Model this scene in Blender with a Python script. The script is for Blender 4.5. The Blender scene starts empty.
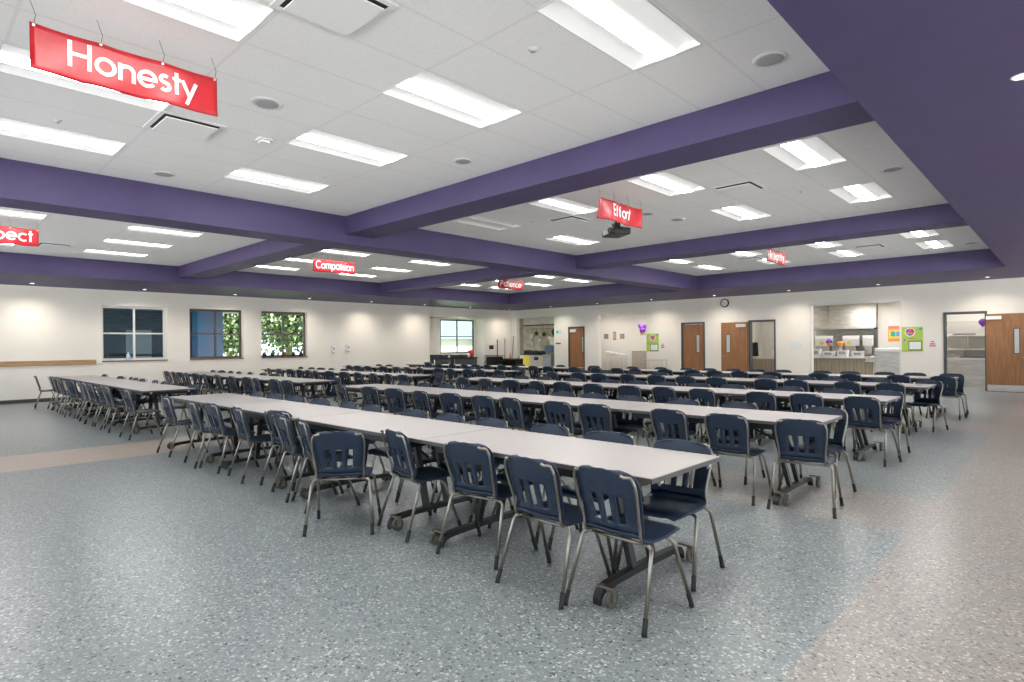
import bpy, bmesh, math, random
from mathutils import Vector, Matrix
random.seed(7)
C = bpy.context.scene.collection
H = 1.4914                      # eye height
ZC, ZS, ZB = H+2.2497, H+1.7813, H+1.9389   # ceiling, soffit / girder bottom, cross beam bottom
WL, WB = -21.11, 22.07          # left wall, back wall
WT = 0.2
AXO = WL-.8
RX, NY, BY = 5.0, -5.0, 26.6    # right wall, near wall, rear of the kitchen
GX, GY = -1.3773, 4.1945        # ceiling grid origin
TX, TY = 0.6096, 1.2192

# ---------------------------------------------------------------- materials
def mat(name, col, rough=0.5, metal=0.0, spec=0.5, emit=None, estr=0.0, coat=0.0, trans=0.0):
    m = bpy.data.materials.new(name); m.use_nodes = True
    b = m.node_tree.nodes['Principled BSDF']
    b.inputs['Base Color'].default_value = (*col, 1)
    b.inputs['Roughness'].default_value = rough
    b.inputs['Metallic'].default_value = metal
    b.inputs['Specular IOR Level'].default_value = spec
    b.inputs['Coat Weight'].default_value = coat
    b.inputs['Transmission Weight'].default_value = trans
    if emit:
        b.inputs['Emission Color'].default_value = (*emit, 1)
        b.inputs['Emission Strength'].default_value = estr
    return m
def nodes(m): return m.node_tree.nodes, m.node_tree.links, m.node_tree.nodes['Principled BSDF']
def noise_var(m, c1, c2, scale=5.0, detail=3.0, stretch=None, bump=0.0, lo=0.35, hi=0.65):
    n, l, b = nodes(m)
    tc = n.new('ShaderNodeTexCoord'); mp = n.new('ShaderNodeMapping')
    l.new(tc.outputs['Object'], mp.inputs['Vector'])
    if stretch: mp.inputs['Scale'].default_value = stretch
    t = n.new('ShaderNodeTexNoise'); t.inputs['Scale'].default_value = scale; t.inputs['Detail'].default_value = detail
    l.new(mp.outputs['Vector'], t.inputs['Vector'])
    r = n.new('ShaderNodeValToRGB'); r.color_ramp.elements[0].position = lo; r.color_ramp.elements[1].position = hi
    r.color_ramp.elements[0].color = (*c1, 1); r.color_ramp.elements[1].color = (*c2, 1)
    l.new(t.outputs['Fac'], r.inputs['Fac']); l.new(r.outputs['Color'], b.inputs['Base Color'])
    if bump:
        bp = n.new('ShaderNodeBump'); bp.inputs['Strength'].default_value = bump; bp.inputs['Distance'].default_value = 0.01
        l.new(t.outputs['Fac'], bp.inputs['Height']); l.new(bp.outputs['Normal'], b.inputs['Normal'])
    return m
def floor_mat(name, base, light, dark):
    m = mat(name, base, 0.24, 0, 0.42)
    n, l, b = nodes(m)
    tc = n.new('ShaderNodeTexCoord')
    v = n.new('ShaderNodeTexVoronoi'); v.inputs['Scale'].default_value = 85; v.feature = 'F1'
    l.new(tc.outputs['Object'], v.inputs['Vector'])
    s = n.new('ShaderNodeSeparateColor'); l.new(v.outputs['Color'], s.inputs['Color'])
    r = n.new('ShaderNodeValToRGB'); r.color_ramp.interpolation = 'CONSTANT'
    e = r.color_ramp.elements
    mixc = lambda a, c, t: tuple(a[i]*(1-t)+c[i]*t for i in range(3))
    e[0].position = 0; e[0].color = (*dark, 1)
    e[1].position = 0.045; e[1].color = (*mixc(base, dark, .3), 1)
    for p, c in ((0.15, base), (0.60, mixc(base, light, .12)), (0.86, mixc(base, light, .45)), (0.94, light)):
        k = e.new(p); k.color = (*c, 1)
    l.new(s.outputs['Red'], r.inputs['Fac'])
    t = n.new('ShaderNodeTexNoise'); t.inputs['Scale'].default_value = 0.9; t.inputs['Detail'].default_value = 4
    l.new(tc.outputs['Object'], t.inputs['Vector'])
    mr = n.new('ShaderNodeMapRange'); mr.inputs[3].default_value = 0.27; mr.inputs[4].default_value = 0.31
    l.new(t.outputs['Fac'], mr.inputs[0]); l.new(mr.outputs[0], b.inputs['Roughness'])
    l.new(r.outputs['Color'], b.inputs['Base Color'])
    return m
def grid_tile_mat(name, base, line):
    m = mat(name, base, 0.85, 0, 0.2)
    n, l, b = nodes(m)
    tc = n.new('ShaderNodeTexCoord'); sp = n.new('ShaderNodeSeparateXYZ'); l.new(tc.outputs['Object'], sp.inputs[0])
    outs = []
    for ax, o, step in (('X', GX, TX), ('Y', GY, TY)):
        a = n.new('ShaderNodeMath'); a.operation = 'SUBTRACT'; l.new(sp.outputs[ax], a.inputs[0]); a.inputs[1].default_value = o + 0.012 - 100*step
        d = n.new('ShaderNodeMath'); d.operation = 'MODULO'; l.new(a.outputs[0], d.inputs[0]); d.inputs[1].default_value = step
        c = n.new('ShaderNodeMath'); c.operation = 'LESS_THAN'; l.new(d.outputs[0], c.inputs[0]); c.inputs[1].default_value = 0.024
        outs.append(c)
    mx = n.new('ShaderNodeMath'); mx.operation = 'MAXIMUM'; l.new(outs[0].outputs[0], mx.inputs[0]); l.new(outs[1].outputs[0], mx.inputs[1])
    t = n.new('ShaderNodeTexNoise'); t.inputs['Scale'].default_value = 90; t.inputs['Detail'].default_value = 4
    l.new(tc.outputs['Object'], t.inputs['Vector'])
    r = n.new('ShaderNodeValToRGB'); r.color_ramp.elements[0].position = .35; r.color_ramp.elements[1].position = .5
    r.color_ramp.elements[0].color = (base[0]*.92, base[1]*.92, base[2]*.92, 1); r.color_ramp.elements[1].color = (*base, 1)
    l.new(t.outputs['Fac'], r.inputs['Fac'])
    mi = n.new('ShaderNodeMix'); mi.data_type = 'RGBA'
    l.new(mx.outputs[0], mi.inputs[0]); l.new(r.outputs['Color'], mi.inputs[6]); mi.inputs[7].default_value = (*line, 1)
    l.new(mi.outputs[2], b.inputs['Base Color'])
    return m
def wood_mat(name, c1, c2, axis='Z'):
    m = mat(name, c1, 0.38, 0, 0.4)
    st = (14, 14, 1.2) if axis == 'Z' else (14, 1.2, 14)
    return noise_var(m, c1, c2, 2.2, 6, st, 0, .3, .7)

M = {}
M['floor_blue'] = floor_mat('blue grey chip tile', (.212, .240, .243), (.50, .53, .53), (.07, .085, .09))
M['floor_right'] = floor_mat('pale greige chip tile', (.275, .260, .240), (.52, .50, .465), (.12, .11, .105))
M['floor_pink'] = floor_mat('sandy pink chip tile', (.44, .36, .30), (.62, .55, .48), (.30, .25, .21))
M['tile'] = grid_tile_mat('acoustic ceiling tile', (.91, .895, .88), (.82, .805, .79))
M['purple'] = noise_var(mat('purple paint', (.105, .075, .2), .55, 0, .35), (.070, .051, .132), (.077, .057, .145), 2.5)
M['wall'] = noise_var(mat('cream wall paint', (.87, .815, .73), .75, 0, .3), (.86, .80, .715), (.88, .83, .745), 1.2)
M['wall_white'] = mat('white wall paint', (.78, .75, .70), .7)
M['base'] = mat('dark rubber base', (.07, .06, .052), .6)
M['frame_dark'] = mat('dark grey door frame', (.075, .078, .078), .45)
M['wood'] = wood_mat('oak veneer', (.25, .108, .042), (.35, .165, .070))
M['rail_wood'] = wood_mat('rail oak', (.36, .21, .09), (.50, .31, .15), 'Y')
M['navy'] = noise_var(mat('navy plastic', (.018, .032, .062), .42, 0, .5), (.012, .023, .046), (.016, .030, .058), 60, 3, None, .06)
M['chrome'] = mat('nickel tube', (.34, .305, .25), .28, 1.0)
M['rubber'] = mat('black rubber glide', (.02, .02, .02), .6)
M['laminate'] = noise_var(mat('pale laminate', (.50, .468, .45), .36, 0, .5), (.49, .458, .44), (.515, .482, .465), 30)
M['edge'] = mat('grey edge band', (.09, .088, .085), .5)
M['steel_dark'] = mat('black powder steel', (.012, .012, .012), .45, .2)
M['steel_post'] = mat('dark bronze steel', (.026, .024, .022), .42, .3)
M['lens'] = mat('troffer lens', (1, 1, 1), .5, emit=(1, .985, .95), estr=25)
M['wing'] = mat('white reflector with added glow', (.90, .90, .89), .6, emit=(1, .99, .97), estr=.22)  # weak glow put in for lens light falling on the reflector wings
M['white_metal'] = mat('white metal', (.78, .78, .76), .4)
M['ceil_white'] = mat('ceiling white', (.88, .87, .855), .8)
M['speaker'] = mat('grey speaker grille', (.36, .37, .37), .6)
M['black'] = mat('black plastic', (.012, .012, .013), .4)
M['dark_gap'] = mat('painted duct shade', (.03, .03, .03), .8)
M['vinyl'] = noise_var(mat('red vinyl', (.38, .01, .015), .33, 0, .45), (.32, .006, .012), (.42, .012, .02), 7, 4, None, .5)
M['white_print'] = mat('white print', (.88, .86, .84), .35)
M['stainless'] = noise_var(mat('stainless steel', (.60, .58, .54), .45, 1.0), (.52, .5, .46), (.66, .63, .59), 3, 3, (1, 1, 6))
M['slat_wood'] = noise_var(mat('grey brown panel', (.34, .28, .2), .5), (.25, .2, .14), (.42, .35, .26), 3, 4, (16, 16, .6))
M['glass'] = mat('clear glass', (1, 1, 1), .02, 0, .5, trans=1.0)
M['glass'].node_tree.nodes['Principled BSDF'].inputs['IOR'].default_value = 1.05
M['pane'] = mat('window pane', (.92, .96, .97), .0, 0, .5, trans=1.0)
M['pane'].node_tree.nodes['Principled BSDF'].inputs['IOR'].default_value = 1.08
M['bronze'] = mat('bronze window frame', (.10, .085, .07), .4, .3)
M['teal_frame'] = mat('slate window frame', (.09, .12, .13), .4, .3)
M['white_frame'] = mat('white window frame', (.74, .73, .70), .4)
M['sill'] = mat('brown sill', (.22, .15, .10), .5)
M['screen'] = None
M['green'] = mat('lime poster board', (.42, .60, .10), .6)
M['paper'] = mat('white paper', (.82, .82, .80), .7)
M['yellow'] = mat('yellow paper', (.80, .62, .06), .6)
M['orange'] = mat('orange paper', (.80, .30, .06), .6)
M['red'] = mat('red cloth', (.62, .02, .03), .6)
M['blue'] = mat('blue paper', (.10, .30, .65), .6)
M['teal'] = mat('teal paper', (.05, .38, .36), .6)
M['purple_paper'] = mat('violet tissue', (.26, .06, .55), .6)
M['pink'] = mat('pink paper', (.75, .15, .30), .6)
M['exit_green'] = mat('green sign face', (.02, .42, .20), .5, emit=(.02, .5, .25), estr=.25)
M['grey_plastic'] = mat('grey plastic', (.33, .36, .39), .5)
M['blue_screen'] = mat('blue grey plastic', (.09, .16, .22), .35)
M['leaf'] = noise_var(mat('mottled leaves', (.14, .2, .07), .6), (.03, .06, .02), (.15, .18, .08), 3)  # leaf green mixed at random from two tones
M['bark'] = noise_var(mat('bark', (.2, .14, .09), .8), (.13, .09, .06), (.28, .21, .15), 6)
M['grass'] = noise_var(mat('lawn', (.2, .3, .1), .9), (.16, .25, .07), (.30, .38, .16), 2)
M['asphalt'] = mat('pale paving', (.62, .61, .58), .9)
M['brick_blue'] = noise_var(mat('blue grey siding', (.05, .065, .085), .8), (.035, .048, .07), (.075, .09, .11), 4, 2, (1, 1, 12))

# ---------------------------------------------------------------- mesh helpers
def bm_box(bm, x0, x1, y0, y1, z0, z1, mi=0):
    vs = [bm.verts.new((x, y, z)) for x in (x0, x1) for y in (y0, y1) for z in (z0, z1)]
    for q in ((0, 1, 3, 2), (4, 6, 7, 5), (0, 4, 5, 1), (2, 3, 7, 6), (0, 2, 6, 4), (1, 5, 7, 3)):
        f = bm.faces.new([vs[i] for i in q]); f.material_index = mi
def bm_bevel(bm, w, seg=2):
    bmesh.ops.recalc_face_normals(bm, faces=bm.faces)
    bmesh.ops.bevel(bm, geom=list(bm.edges), offset=w, segments=seg, profile=.5, affect='EDGES', clamp_overlap=True)
def catmull(P, sub=5):
    P = [Vector(p) for p in P]; out = []
    for i in range(len(P)-1):
        a = P[i-1] if i else P[0]*2-P[1]; b, c = P[i], P[i+1]; d = P[i+2] if i+2 < len(P) else P[-1]*2-P[-2]
        for k in range(sub):
            t = k/sub
            out.append(.5*((2*b)+(c-a)*t+(2*a-5*b+4*c-d)*t*t+(3*b-a-3*c+d)*t**3))
    out.append(P[-1]); return out
def bm_tube(bm, P, r, n=8, r1=None, cap=True):
    P = [Vector(p) for p in P]; rings = []
    up = Vector((0, 0, 1)); prev = None
    for i, p in enumerate(P):
        t = (P[min(i+1, len(P)-1)]-P[max(i-1, 0)]).normalized()
        if prev is None:
            a = t.cross(up if abs(t.z) < .95 else Vector((1, 0, 0))).normalized()
        else:
            a = (prev - t*prev.dot(t)).normalized()
        prev = a; b = t.cross(a)
        rr = r if r1 is None else r+(r1-r)*i/(len(P)-1)
        rings.append([bm.verts.new(p+(a*math.cos(k*2*math.pi/n)+b*math.sin(k*2*math.pi/n))*rr) for k in range(n)])
    for i in range(len(rings)-1):
        for k in range(n):
            f = bm.faces.new((rings[i][k], rings[i][(k+1) % n], rings[i+1][(k+1) % n], rings[i+1][k])); f.smooth = True
    if cap: bm.faces.new(rings[0][::-1]); bm.faces.new(rings[-1])
def bm_cyl(bm, c, r, h, axis='Z', n=20, r2=None):
    c = Vector(c); d = {'X': Vector((1, 0, 0)), 'Y': Vector((0, 1, 0)), 'Z': Vector((0, 0, 1))}[axis]
    bm_tube(bm, [c-d*h/2, c+d*h/2], r, n, r2)
def bm_lathe(bm, prof, c=(0, 0, 0), n=16):
    rings = [[bm.verts.new((c[0]+r*math.cos(k*2*math.pi/n), c[1]+r*math.sin(k*2*math.pi/n), c[2]+z)) for k in range(n)] for r, z in prof]
    for i in range(len(rings)-1):
        for k in range(n):
            f = bm.faces.new((rings[i][k], rings[i][(k+1) % n], rings[i+1][(k+1) % n], rings[i+1][k])); f.smooth = True
    bm.faces.new(rings[0][::-1]); bm.faces.new(rings[-1])
def obj(name, bm, mats, parent=None, recalc=True):
    if recalc: bmesh.ops.recalc_face_normals(bm, faces=bm.faces)
    me = bpy.data.meshes.new(name); bm.to_mesh(me); bm.free()
    for m in (mats if isinstance(mats, (list, tuple)) else [mats]): me.materials.append(m)
    o = bpy.data.objects.new(name, me); C.objects.link(o)
    if parent: o.parent = parent
    return o
def box_obj(name, d, m, parent=None, bev=0.0):
    bm = bmesh.new(); bm_box(bm, *d)
    if bev: bm_bevel(bm, bev)
    return obj(name, bm, m, parent)
def struct(o): o['kind'] = 'structure'; return o
def thing(name, label, cat, loc=(0, 0, 0), rz=0, group=None):
    o = bpy.data.objects.new(name, None); C.objects.link(o); o.empty_display_size = .1
    o.location = loc; o.rotation_euler = (0, 0, rz); o['label'] = label; o['category'] = cat
    if group: o['group'] = group
    return o
def tag(o, label, cat, group=None):
    o['label'] = label; o['category'] = cat
    if group: o['group'] = group
    return o
def kids(o): return list(CH.get(o.name, []))
CH = {}
def dup(root, loc, rz, label, group=None):
    r = root.copy(); C.objects.link(r); r.location = loc; r.rotation_euler = (0, 0, rz); r['label'] = label
    if group: r['group'] = group
    def rec(a, b):
        for ch in a.children:
            c = ch.copy(); C.objects.link(c); c.parent = b; rec(ch, c)
    rec(root, r)
    return r

# ---------------------------------------------------------------- setting
def wall_with_holes(name, axis, pos, thick, u0, u1, z0, z1, holes, m):
    """axis 'X': wall plane X=pos, spans Y ; axis 'Y': plane Y=pos, spans X. holes (u0,u1,z0,z1)."""
    us = sorted({u0, u1, *[h[0] for h in holes], *[h[1] for h in holes]}); zs = sorted({z0, z1, *[h[2] for h in holes], *[h[3] for h in holes]})
    inh = lambda u, z: any(h[0] < u < h[1] and h[2] < z < h[3] for h in holes)
    cell = {}
    for i in range(len(us)-1):
        for k in range(len(zs)-1):
            cell[i, k] = not inh((us[i]+us[i+1])/2, (zs[k]+zs[k+1])/2)
    bm = bmesh.new(); vv = {}
    def v(i, k, s):
        if (i, k, s) not in vv:
            p = pos+s*thick
            vv[i, k, s] = bm.verts.new((p, us[i], zs[k]) if axis == 'X' else (us[i], p, zs[k]))
        return vv[i, k, s]
    for (i, k), on in cell.items():
        if not on: continue
        for s in (0, 1): bm.faces.new((v(i, k, s), v(i+1, k, s), v(i+1, k+1, s), v(i, k+1, s)))
        for di, dk, e in ((-1, 0, ((i, k), (i, k+1))), (1, 0, ((i+1, k), (i+1, k+1))), (0, -1, ((i, k), (i+1, k))), (0, 1, ((i, k+1), (i+1, k+1)))):
            if not cell.get((i+di, k+dk), False):
                a, b = e; bm.faces.new((v(*a, 0), v(*b, 0), v(*b, 1), v(*a, 1)))
    return struct(obj(name, bm, m))

# floor
bm = bmesh.new()
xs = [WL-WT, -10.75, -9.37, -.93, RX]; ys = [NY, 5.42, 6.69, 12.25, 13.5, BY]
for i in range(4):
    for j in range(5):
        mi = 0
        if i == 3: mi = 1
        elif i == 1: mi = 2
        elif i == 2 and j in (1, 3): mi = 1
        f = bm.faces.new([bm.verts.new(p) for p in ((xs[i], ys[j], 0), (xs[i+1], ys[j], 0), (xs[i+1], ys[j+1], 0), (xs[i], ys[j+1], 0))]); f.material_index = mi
bmesh.ops.remove_doubles(bm, verts=bm.verts, dist=1e-4)
fl = struct(obj('floor', bm, [M['floor_blue'], M['floor_right'], M['floor_pink']], recalc=False))

# ceiling with troffer cells left open
XG0, XG1 = -9.637, -9.061
coffers = [(-9.061, -1.0, -.6, 5.357), (-9.061, -1.0, 5.937, 11.875), (-9.061, -1.0, 12.455, 18.473),
           (-17.773, -9.637, -.6, 5.357), (-17.773, -9.637, 5.937, 11.875), (-17.773, -9.637, 12.455, 18.473)]
def cell_rect(i, yc):      # troffer cell: column i on the grid, y centre
    return (GX-(i+1)*TX, GX-i*TX, yc-TY/2, yc+TY/2)
yc1 = GY-TY/2
RC = [1, 4, 7, 10]; LC = [18, 21, 24]
lights = []                # (x centre, y centre, coffer word, row word, column index)
for i in RC:
    for r, yc in enumerate((yc1-2*TY, yc1)): lights.append((i, yc, 0, r))
    for r, yc in enumerate((7.55, 10.12)): lights.append((i, yc, 1, r))
    for r, yc in enumerate((14.65, 16.72)): lights.append((i, yc, 2, r))
for i in LC:
    for r, yc in enumerate((yc1-2*TY, yc1)): lights.append((i, yc, 3, r))
    for r, yc in enumerate((7.45, 10.05)): lights.append((i, yc, 4, r))
    for r, yc in enumerate((14.65, 16.6)): lights.append((i, yc, 5, r))
lights = [q for q in lights if not (q[2] == 1 and q[3] == 1 and q[0] == 7)]
bm = bmesh.new()
for ci, (x0, x1, y0, y1) in enumerate(coffers):
    rects = [cell_rect(i, yc) for i, yc, c, r in lights if c == ci]
    us = sorted({x0, x1, *[a for q in rects for a in q[:2]]}); vs_ = sorted({y0, y1, *[a for q in rects for a in q[2:]]})
    for a in range(len(us)-1):
        for b in range(len(vs_)-1):
            cx, cy = (us[a]+us[a+1])/2, (vs_[b]+vs_[b+1])/2
            if any(q[0] < cx < q[1] and q[2] < cy < q[3] for q in rects): continue
            bm.faces.new([bm.verts.new(p) for p in ((us[a], vs_[b], ZC), (us[a], vs_[b+1], ZC), (us[a+1], vs_[b+1], ZC), (us[a+1], vs_[b], ZC))])
bmesh.ops.remove_doubles(bm, verts=bm.verts, dist=1e-4)
struct(obj('ceiling', bm, M['tile'], recalc=False))
struct(box_obj('ceiling', (WL-WT, RX, NY, BY, ZC+.35, ZC+.4), M['white_metal']))
# beams and soffits
T = [('trim_1', (XG0, XG1, NY, 18.6, ZS, ZC+.1)),                       # girder
     ('trim_2', (XG1, -1.1, 5.357, 5.937, ZB, ZC+.1)), ('trim_3', (-17.8, XG0, 5.357, 5.937, ZB, ZC+.1)),
     ('trim_4', (XG1, -1.1, 11.875, 12.455, ZB, ZC+.1)), ('trim_5', (-17.8, XG0, 11.875, 12.455, ZB, ZC+.1)),
     ('trim_6', (WL, -17.773, NY, 22.07, ZS, ZC+.1)), ('trim_7', (-17.773, -1.134, 18.473, 22.07, ZS, ZC+.1)),
     ('trim_8', (-1.134, RX, NY, 22.07, ZS, ZC+.1)), ('trim_9', (-17.773, -1.134, NY, -.6, ZS, ZC+.1))]
for n, d in T: struct(box_obj(n, d, M['purple']))

# walls
WIN = [(4.25, 6.02, 1.12, 2.80), (6.68, 8.42, 1.12, 2.80), (9.06, 10.81, 1.12, 2.80)]
ALC = (16.72, 20.12, 0.0, 2.80)
wall_with_holes('wall_left', 'X', WL, -.32, NY, WB, 0, ZS, WIN+[ALC], M['wall'])
OP = [(-20.71, -18.18, 0, 2.86), (-17.33, -16.38, 0, 2.32), (-15.6, -13.12, 0, 2.80), (-11.50, -10.49, 0, 2.33),
      (-8.76, -7.78, 0, 2.33), (-6.58, -3.95, 0, 2.77), (-2.82, -1.78, 0, 2.36)]
wall_with_holes('wall_back', 'Y', WB, WT, WL, RX, 0, ZS+.1, OP, M['wall'])
# unseen near and right walls get added window bands so daylight brightens the ceiling
NWIN_ADDED = [(x, x+3.4, .25, 3.15) for x in (-20.6, -16.8, -13.0, -9.2, -5.4, -1.6)]
RWIN_ADDED = [(y, y+3.4, .25, 3.15) for y in (-4.6, -.8, 3.0, 6.8, 10.6, 14.4, 18.2)]
wall_with_holes('wall_near', 'Y', NY, -WT, WL-.3, RX+WT, 0, ZC, NWIN_ADDED, M['wall'])
wall_with_holes('wall_right', 'X', RX, WT, NY, BY, 0, ZC, RWIN_ADDED, M['wall'])
for k, q in enumerate(NWIN_ADDED+RWIN_ADDED):
    ny = k < len(NWIN_ADDED); bm = bmesh.new(); f = .06
    for d in ((q[0], q[0]+f, q[2], q[3]), (q[1]-f, q[1], q[2], q[3]), ((q[0]+q[1])/2-f/2, (q[0]+q[1])/2+f/2, q[2]+f, q[3]-f), (q[0]+f, q[1]-f, q[2], q[2]+f), (q[0]+f, q[1]-f, q[3]-f, q[3])):
        if ny: bm_box(bm, d[0], d[1], NY-.13, NY-.07, d[2], d[3])
        else: bm_box(bm, RX+.07, RX+.13, d[0], d[1], d[2], d[3])
    struct(obj('window_%d' % (k+5), bm, M['bronze']))  # frames of the added openings, numbered on from the seen windows
struct(box_obj('floor', (AXO-60, 70, -60, NY-WT, -.25, -.02), M['asphalt']))  # unseen pale ground, added to bounce sunlight up through the near glazing
struct(box_obj('floor', (RX+WT, 70, NY-WT, 60, -.25, -.02), M['asphalt']))  # same added bounce ground outside the right wall
# alcove shell
AX = WL-.6
bm = bmesh.new()
bm_box(bm, AX-.1, WL-.3, 16.52, 16.72, 0, 3.0); bm_box(bm, AX-.1, WL-.3, 20.12, 20.32, 0, 3.0); bm_box(bm, AX-.1, WL-.3, 16.52, 20.32, 2.80, 3.0)
struct(obj('wall_alcove', bm, M['wall']))
struct(box_obj('floor', (AX-.1, WL-.1, 16.6, 20.3, -.1, 0.0), M['floor_blue']))
AW = (17.82, 20.0, 1.11, 2.74)
wall_with_holes('wall_alcove', 'X', AX, -.12, 16.52, 20.32, 0, 3.0, [AW], M['wall'])
# baseboards
struct(box_obj('baseboard_left', (WL, WL+.018, NY, ALC[0], 0, .1), M['base']))
bx = [WL]+[v for o in OP for v in o[:2]]+[RX]
for i in range(0, len(bx), 2):
    struct(box_obj('baseboard_back', (bx[i]+.01, bx[i+1]-.01 if i < len(bx)-2 else RX, WB-.018, WB, 0, .1), M['base']))
# wooden wall rail
struct(box_obj('trim_10', (WL, WL+.03, NY, 4.1, 1.02, 1.165), M['rail_wood'], None, .004))
# white door-height corner guards of the wide openings
# rooms behind the back wall
def room(name, x0, x1, y1, z1, m, y0=WB+WT):
    bm = bmesh.new()
    bm_box(bm, x0-.1, x0, y0, y1, 0, z1); bm_box(bm, x1, x1+.1, y0, y1, 0, z1); bm_box(bm, x0-.1, x1+.1, y1, y1+.1, 0, z1)
    struct(obj(name, bm, m))
    struct(box_obj('ceiling', (x0-.1, x1+.1, y0, y1+.1, z1, z1+.08), M['wall_white']))
M['nook'] = noise_var(mat('tan nook tile', (.44, .36, .26), .6), (.36, .29, .20), (.50, .42, .32), 4)
room('wall_storage', -22.2, -18.05, 24.2, 2.95, M['nook'])
t = thing('service_shutter', 'grey metal shutter box across the top of the storage nook', 'shutter', (-19.45, 22.75, 2.48)); box_obj('housing', (-1.25, 1.3, -.15, .15, 0, .42), M['stainless'], t, .01); box_obj('bottom_bar', (-1.25, 1.3, -.17, -.15, -.03, .04), M['frame_dark'], t)
room('wall_corridor', -17.9, -12.9, 24.5, 2.95, M['wall_white'])
room('wall_kitchen', -9.8, -.4, 26.2, 2.92, M['wall_white'])
struct(box_obj('wall_partition', (-5.16, -.42, 25.0, 25.1, 0, 2.915), M['wall_white']))

# ---------------------------------------------------------------- windows
def window(n, y0, y1, z0, z1, X, fm, fw=.055, mull=True, jamb=None, sill=True):
    w = thing('window_%d' % n, '', 'window'); del w['label']; del w['category']; w['kind'] = 'structure'
    w.location = (X, (y0+y1)/2, z0)
    a, b = -(y1-y0)/2, (y1-y0)/2; h = z1-z0
    bm = bmesh.new(); t = .03
    bm_box(bm, -t, t, a, a+fw, 0, h); bm_box(bm, -t, t, b-fw, b, 0, h); bm_box(bm, -t, t, a+fw, b-fw, 0, fw); bm_box(bm, -t, t, a+fw, b-fw, h-fw, h)
    o = obj('window_frame', bm, fm, w)
    bm = bmesh.new(); m_ = (a+b)/2; q = fw*.4
    bm_box(bm, -t*.9, t*.9, m_-q, m_+q, fw, h-fw); bm_box(bm, -t*.85, t*.85, a+fw, b-fw, h*.5-q*.8, h*.5+q*.8)
    obj('mullion', bm, fm, w)
    box_obj('glass_pane', (-.004, .004, a+fw*.5, b-fw*.5, fw*.5, h-fw*.5), M['pane'], w)
    if sill: box_obj('window_sill', (.03, .225, a, b, -.035, .004), M['sill'], w, .004)
    return w
XW = WL-.2
w1 = window(1, *WIN[0], XW, M['white_frame'], .07)
w2 = window(2, *WIN[1], XW, M['bronze'], .075)
w3 = window(3, *WIN[2], XW, M['bronze'], .075)
w4 = window(4, *AW, AX-.05, M['teal_frame'], .06, sill=False)
# outdoors
struct(box_obj('floor', (-70, AX-.75, -20, 60, -.25, -.2), M['grass']))
struct(box_obj('floor', (-46, -30, -20, 60, -.2, -.17), M['asphalt']))
# porch outside first window: siding wall with a pale door panel
pw = thing('porch_wall', 'dark slate sided wall of the porch seen through the leftmost window', 'wall', (-24.2, 5.0, -.2))
bm = bmesh.new(); bm_box(bm, -.1, .1, -4.5, 3.15, 0, 4.2)
for k in range(26): bm_box(bm, .1, .115, -4.5, 3.15, .06+k*.16, .17+k*.16)
obj('siding', bm, M['brick_blue'], pw)
box_obj('added_sky_block', (-.3, 2.55, -6, 5.2, 3.05, 3.25), M['frame_dark'], pw)  # roof slab added to block the sky and darken the window view
box_obj('panel', (.1, .14, .55, 1.35, .5, 2.35), mat('grey panel', (.20, .24, .25), .5), pw, .01)
box_obj('rail', (.1, .2, -2.5, 2.6, 1.42, 1.47), M['steel_dark'], pw)
col = thing('porch_column', 'wide blue and grey painted porch column outside the middle window', 'column', (-23.6, 8.12, -.2))
mp = noise_var(mat('painted column', (.2, .3, .4), .6), (.05, .20, .36), (.22, .20, .27), .9, 3, (1, 1, .4))
bm = bmesh.new(); bm_box(bm, -.3, .3, -.48, .42, 0, 3.24); bm_bevel(bm, .02); obj('shaft', bm, mp, col)
bm = bmesh.new(); bm_box(bm, -.36, .36, -.54, .48, 0, .25); bm_bevel(bm, .02); obj('base', bm, M['frame_dark'], col)
def tree(x, y, h, r, label, seed):
    rnd = random.Random(seed)
    t = thing('tree', label, 'tree', (x, y, -.2), 0, 'trees outside the windows')
    bm = bmesh.new(); bm_tube(bm, catmull([(0, 0, 0), (.1, .05, h*.25), (-.05, .1, h*.5), (.05, 0, h*.75)], 4), .2, 10, .07)
    for k in range(5):
        a = k*1.3+seed; bm_tube(bm, [(0, 0, h*(.35+.06*k)), (math.cos(a)*r*.6, math.sin(a)*r*.6, h*(.5+.08*k))], .07, 6, .02)
    obj('trunk', bm, M['bark'], t)
    bm = bmesh.new()
    for k in range(8000):
        u = Vector((rnd.gauss(0, 1), rnd.gauss(0, 1), rnd.gauss(0, 1))).normalized()*(rnd.random()**.4)
        c = Vector((u.x*r, u.y*r, h*.62+u.z*h*.36)); c += Vector((rnd.gauss(0, .25), rnd.gauss(0, .25), rnd.gauss(0, .25)))
        s = .045+.05*rnd.random(); a = Vector((rnd.gauss(0, 1), rnd.gauss(0, 1), rnd.gauss(0, 1))).normalized(); b = a.orthogonal().normalized()
        bm.faces.new([bm.verts.new(c+a*s*1.6), bm.verts.new(c+b*s), bm.verts.new(c-a*s*1.6), bm.verts.new(c-b*s)])
    obj('foliage', bm, M['leaf'], t, recalc=False)
tree(-27.2, 12.9, 6.0, 1.9, 'leafy green tree filling the third window from the left', 1)
tree(-30.5, 16.6, 6.5, 2.3, 'green tree right of the trunk in the third window', 2)
tree(-30.5, 11.4, 5.5, 1.3, 'green tree behind the gap right of the blue grey column', 3)
tree(-31.0, 30.6, 3.6, 1.2, 'green tree at the right of the alcove window', 4)
nb = thing('outbuilding', 'low white building with pale teal roof beyond the alcove window', 'building', (-34, 29.2, -.2))
box_obj('wall', (-2, 2, -5, .9, 0, 2.15), mat('cream siding', (.36, .34, .30), .8), nb)
bm = bmesh.new(); bm_box(bm, -2.3, 2.3, -5.3, 1.2, 2.15, 4.6)
for v in bm.verts:
    if v.co.z > 3: v.co.x *= .1
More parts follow.
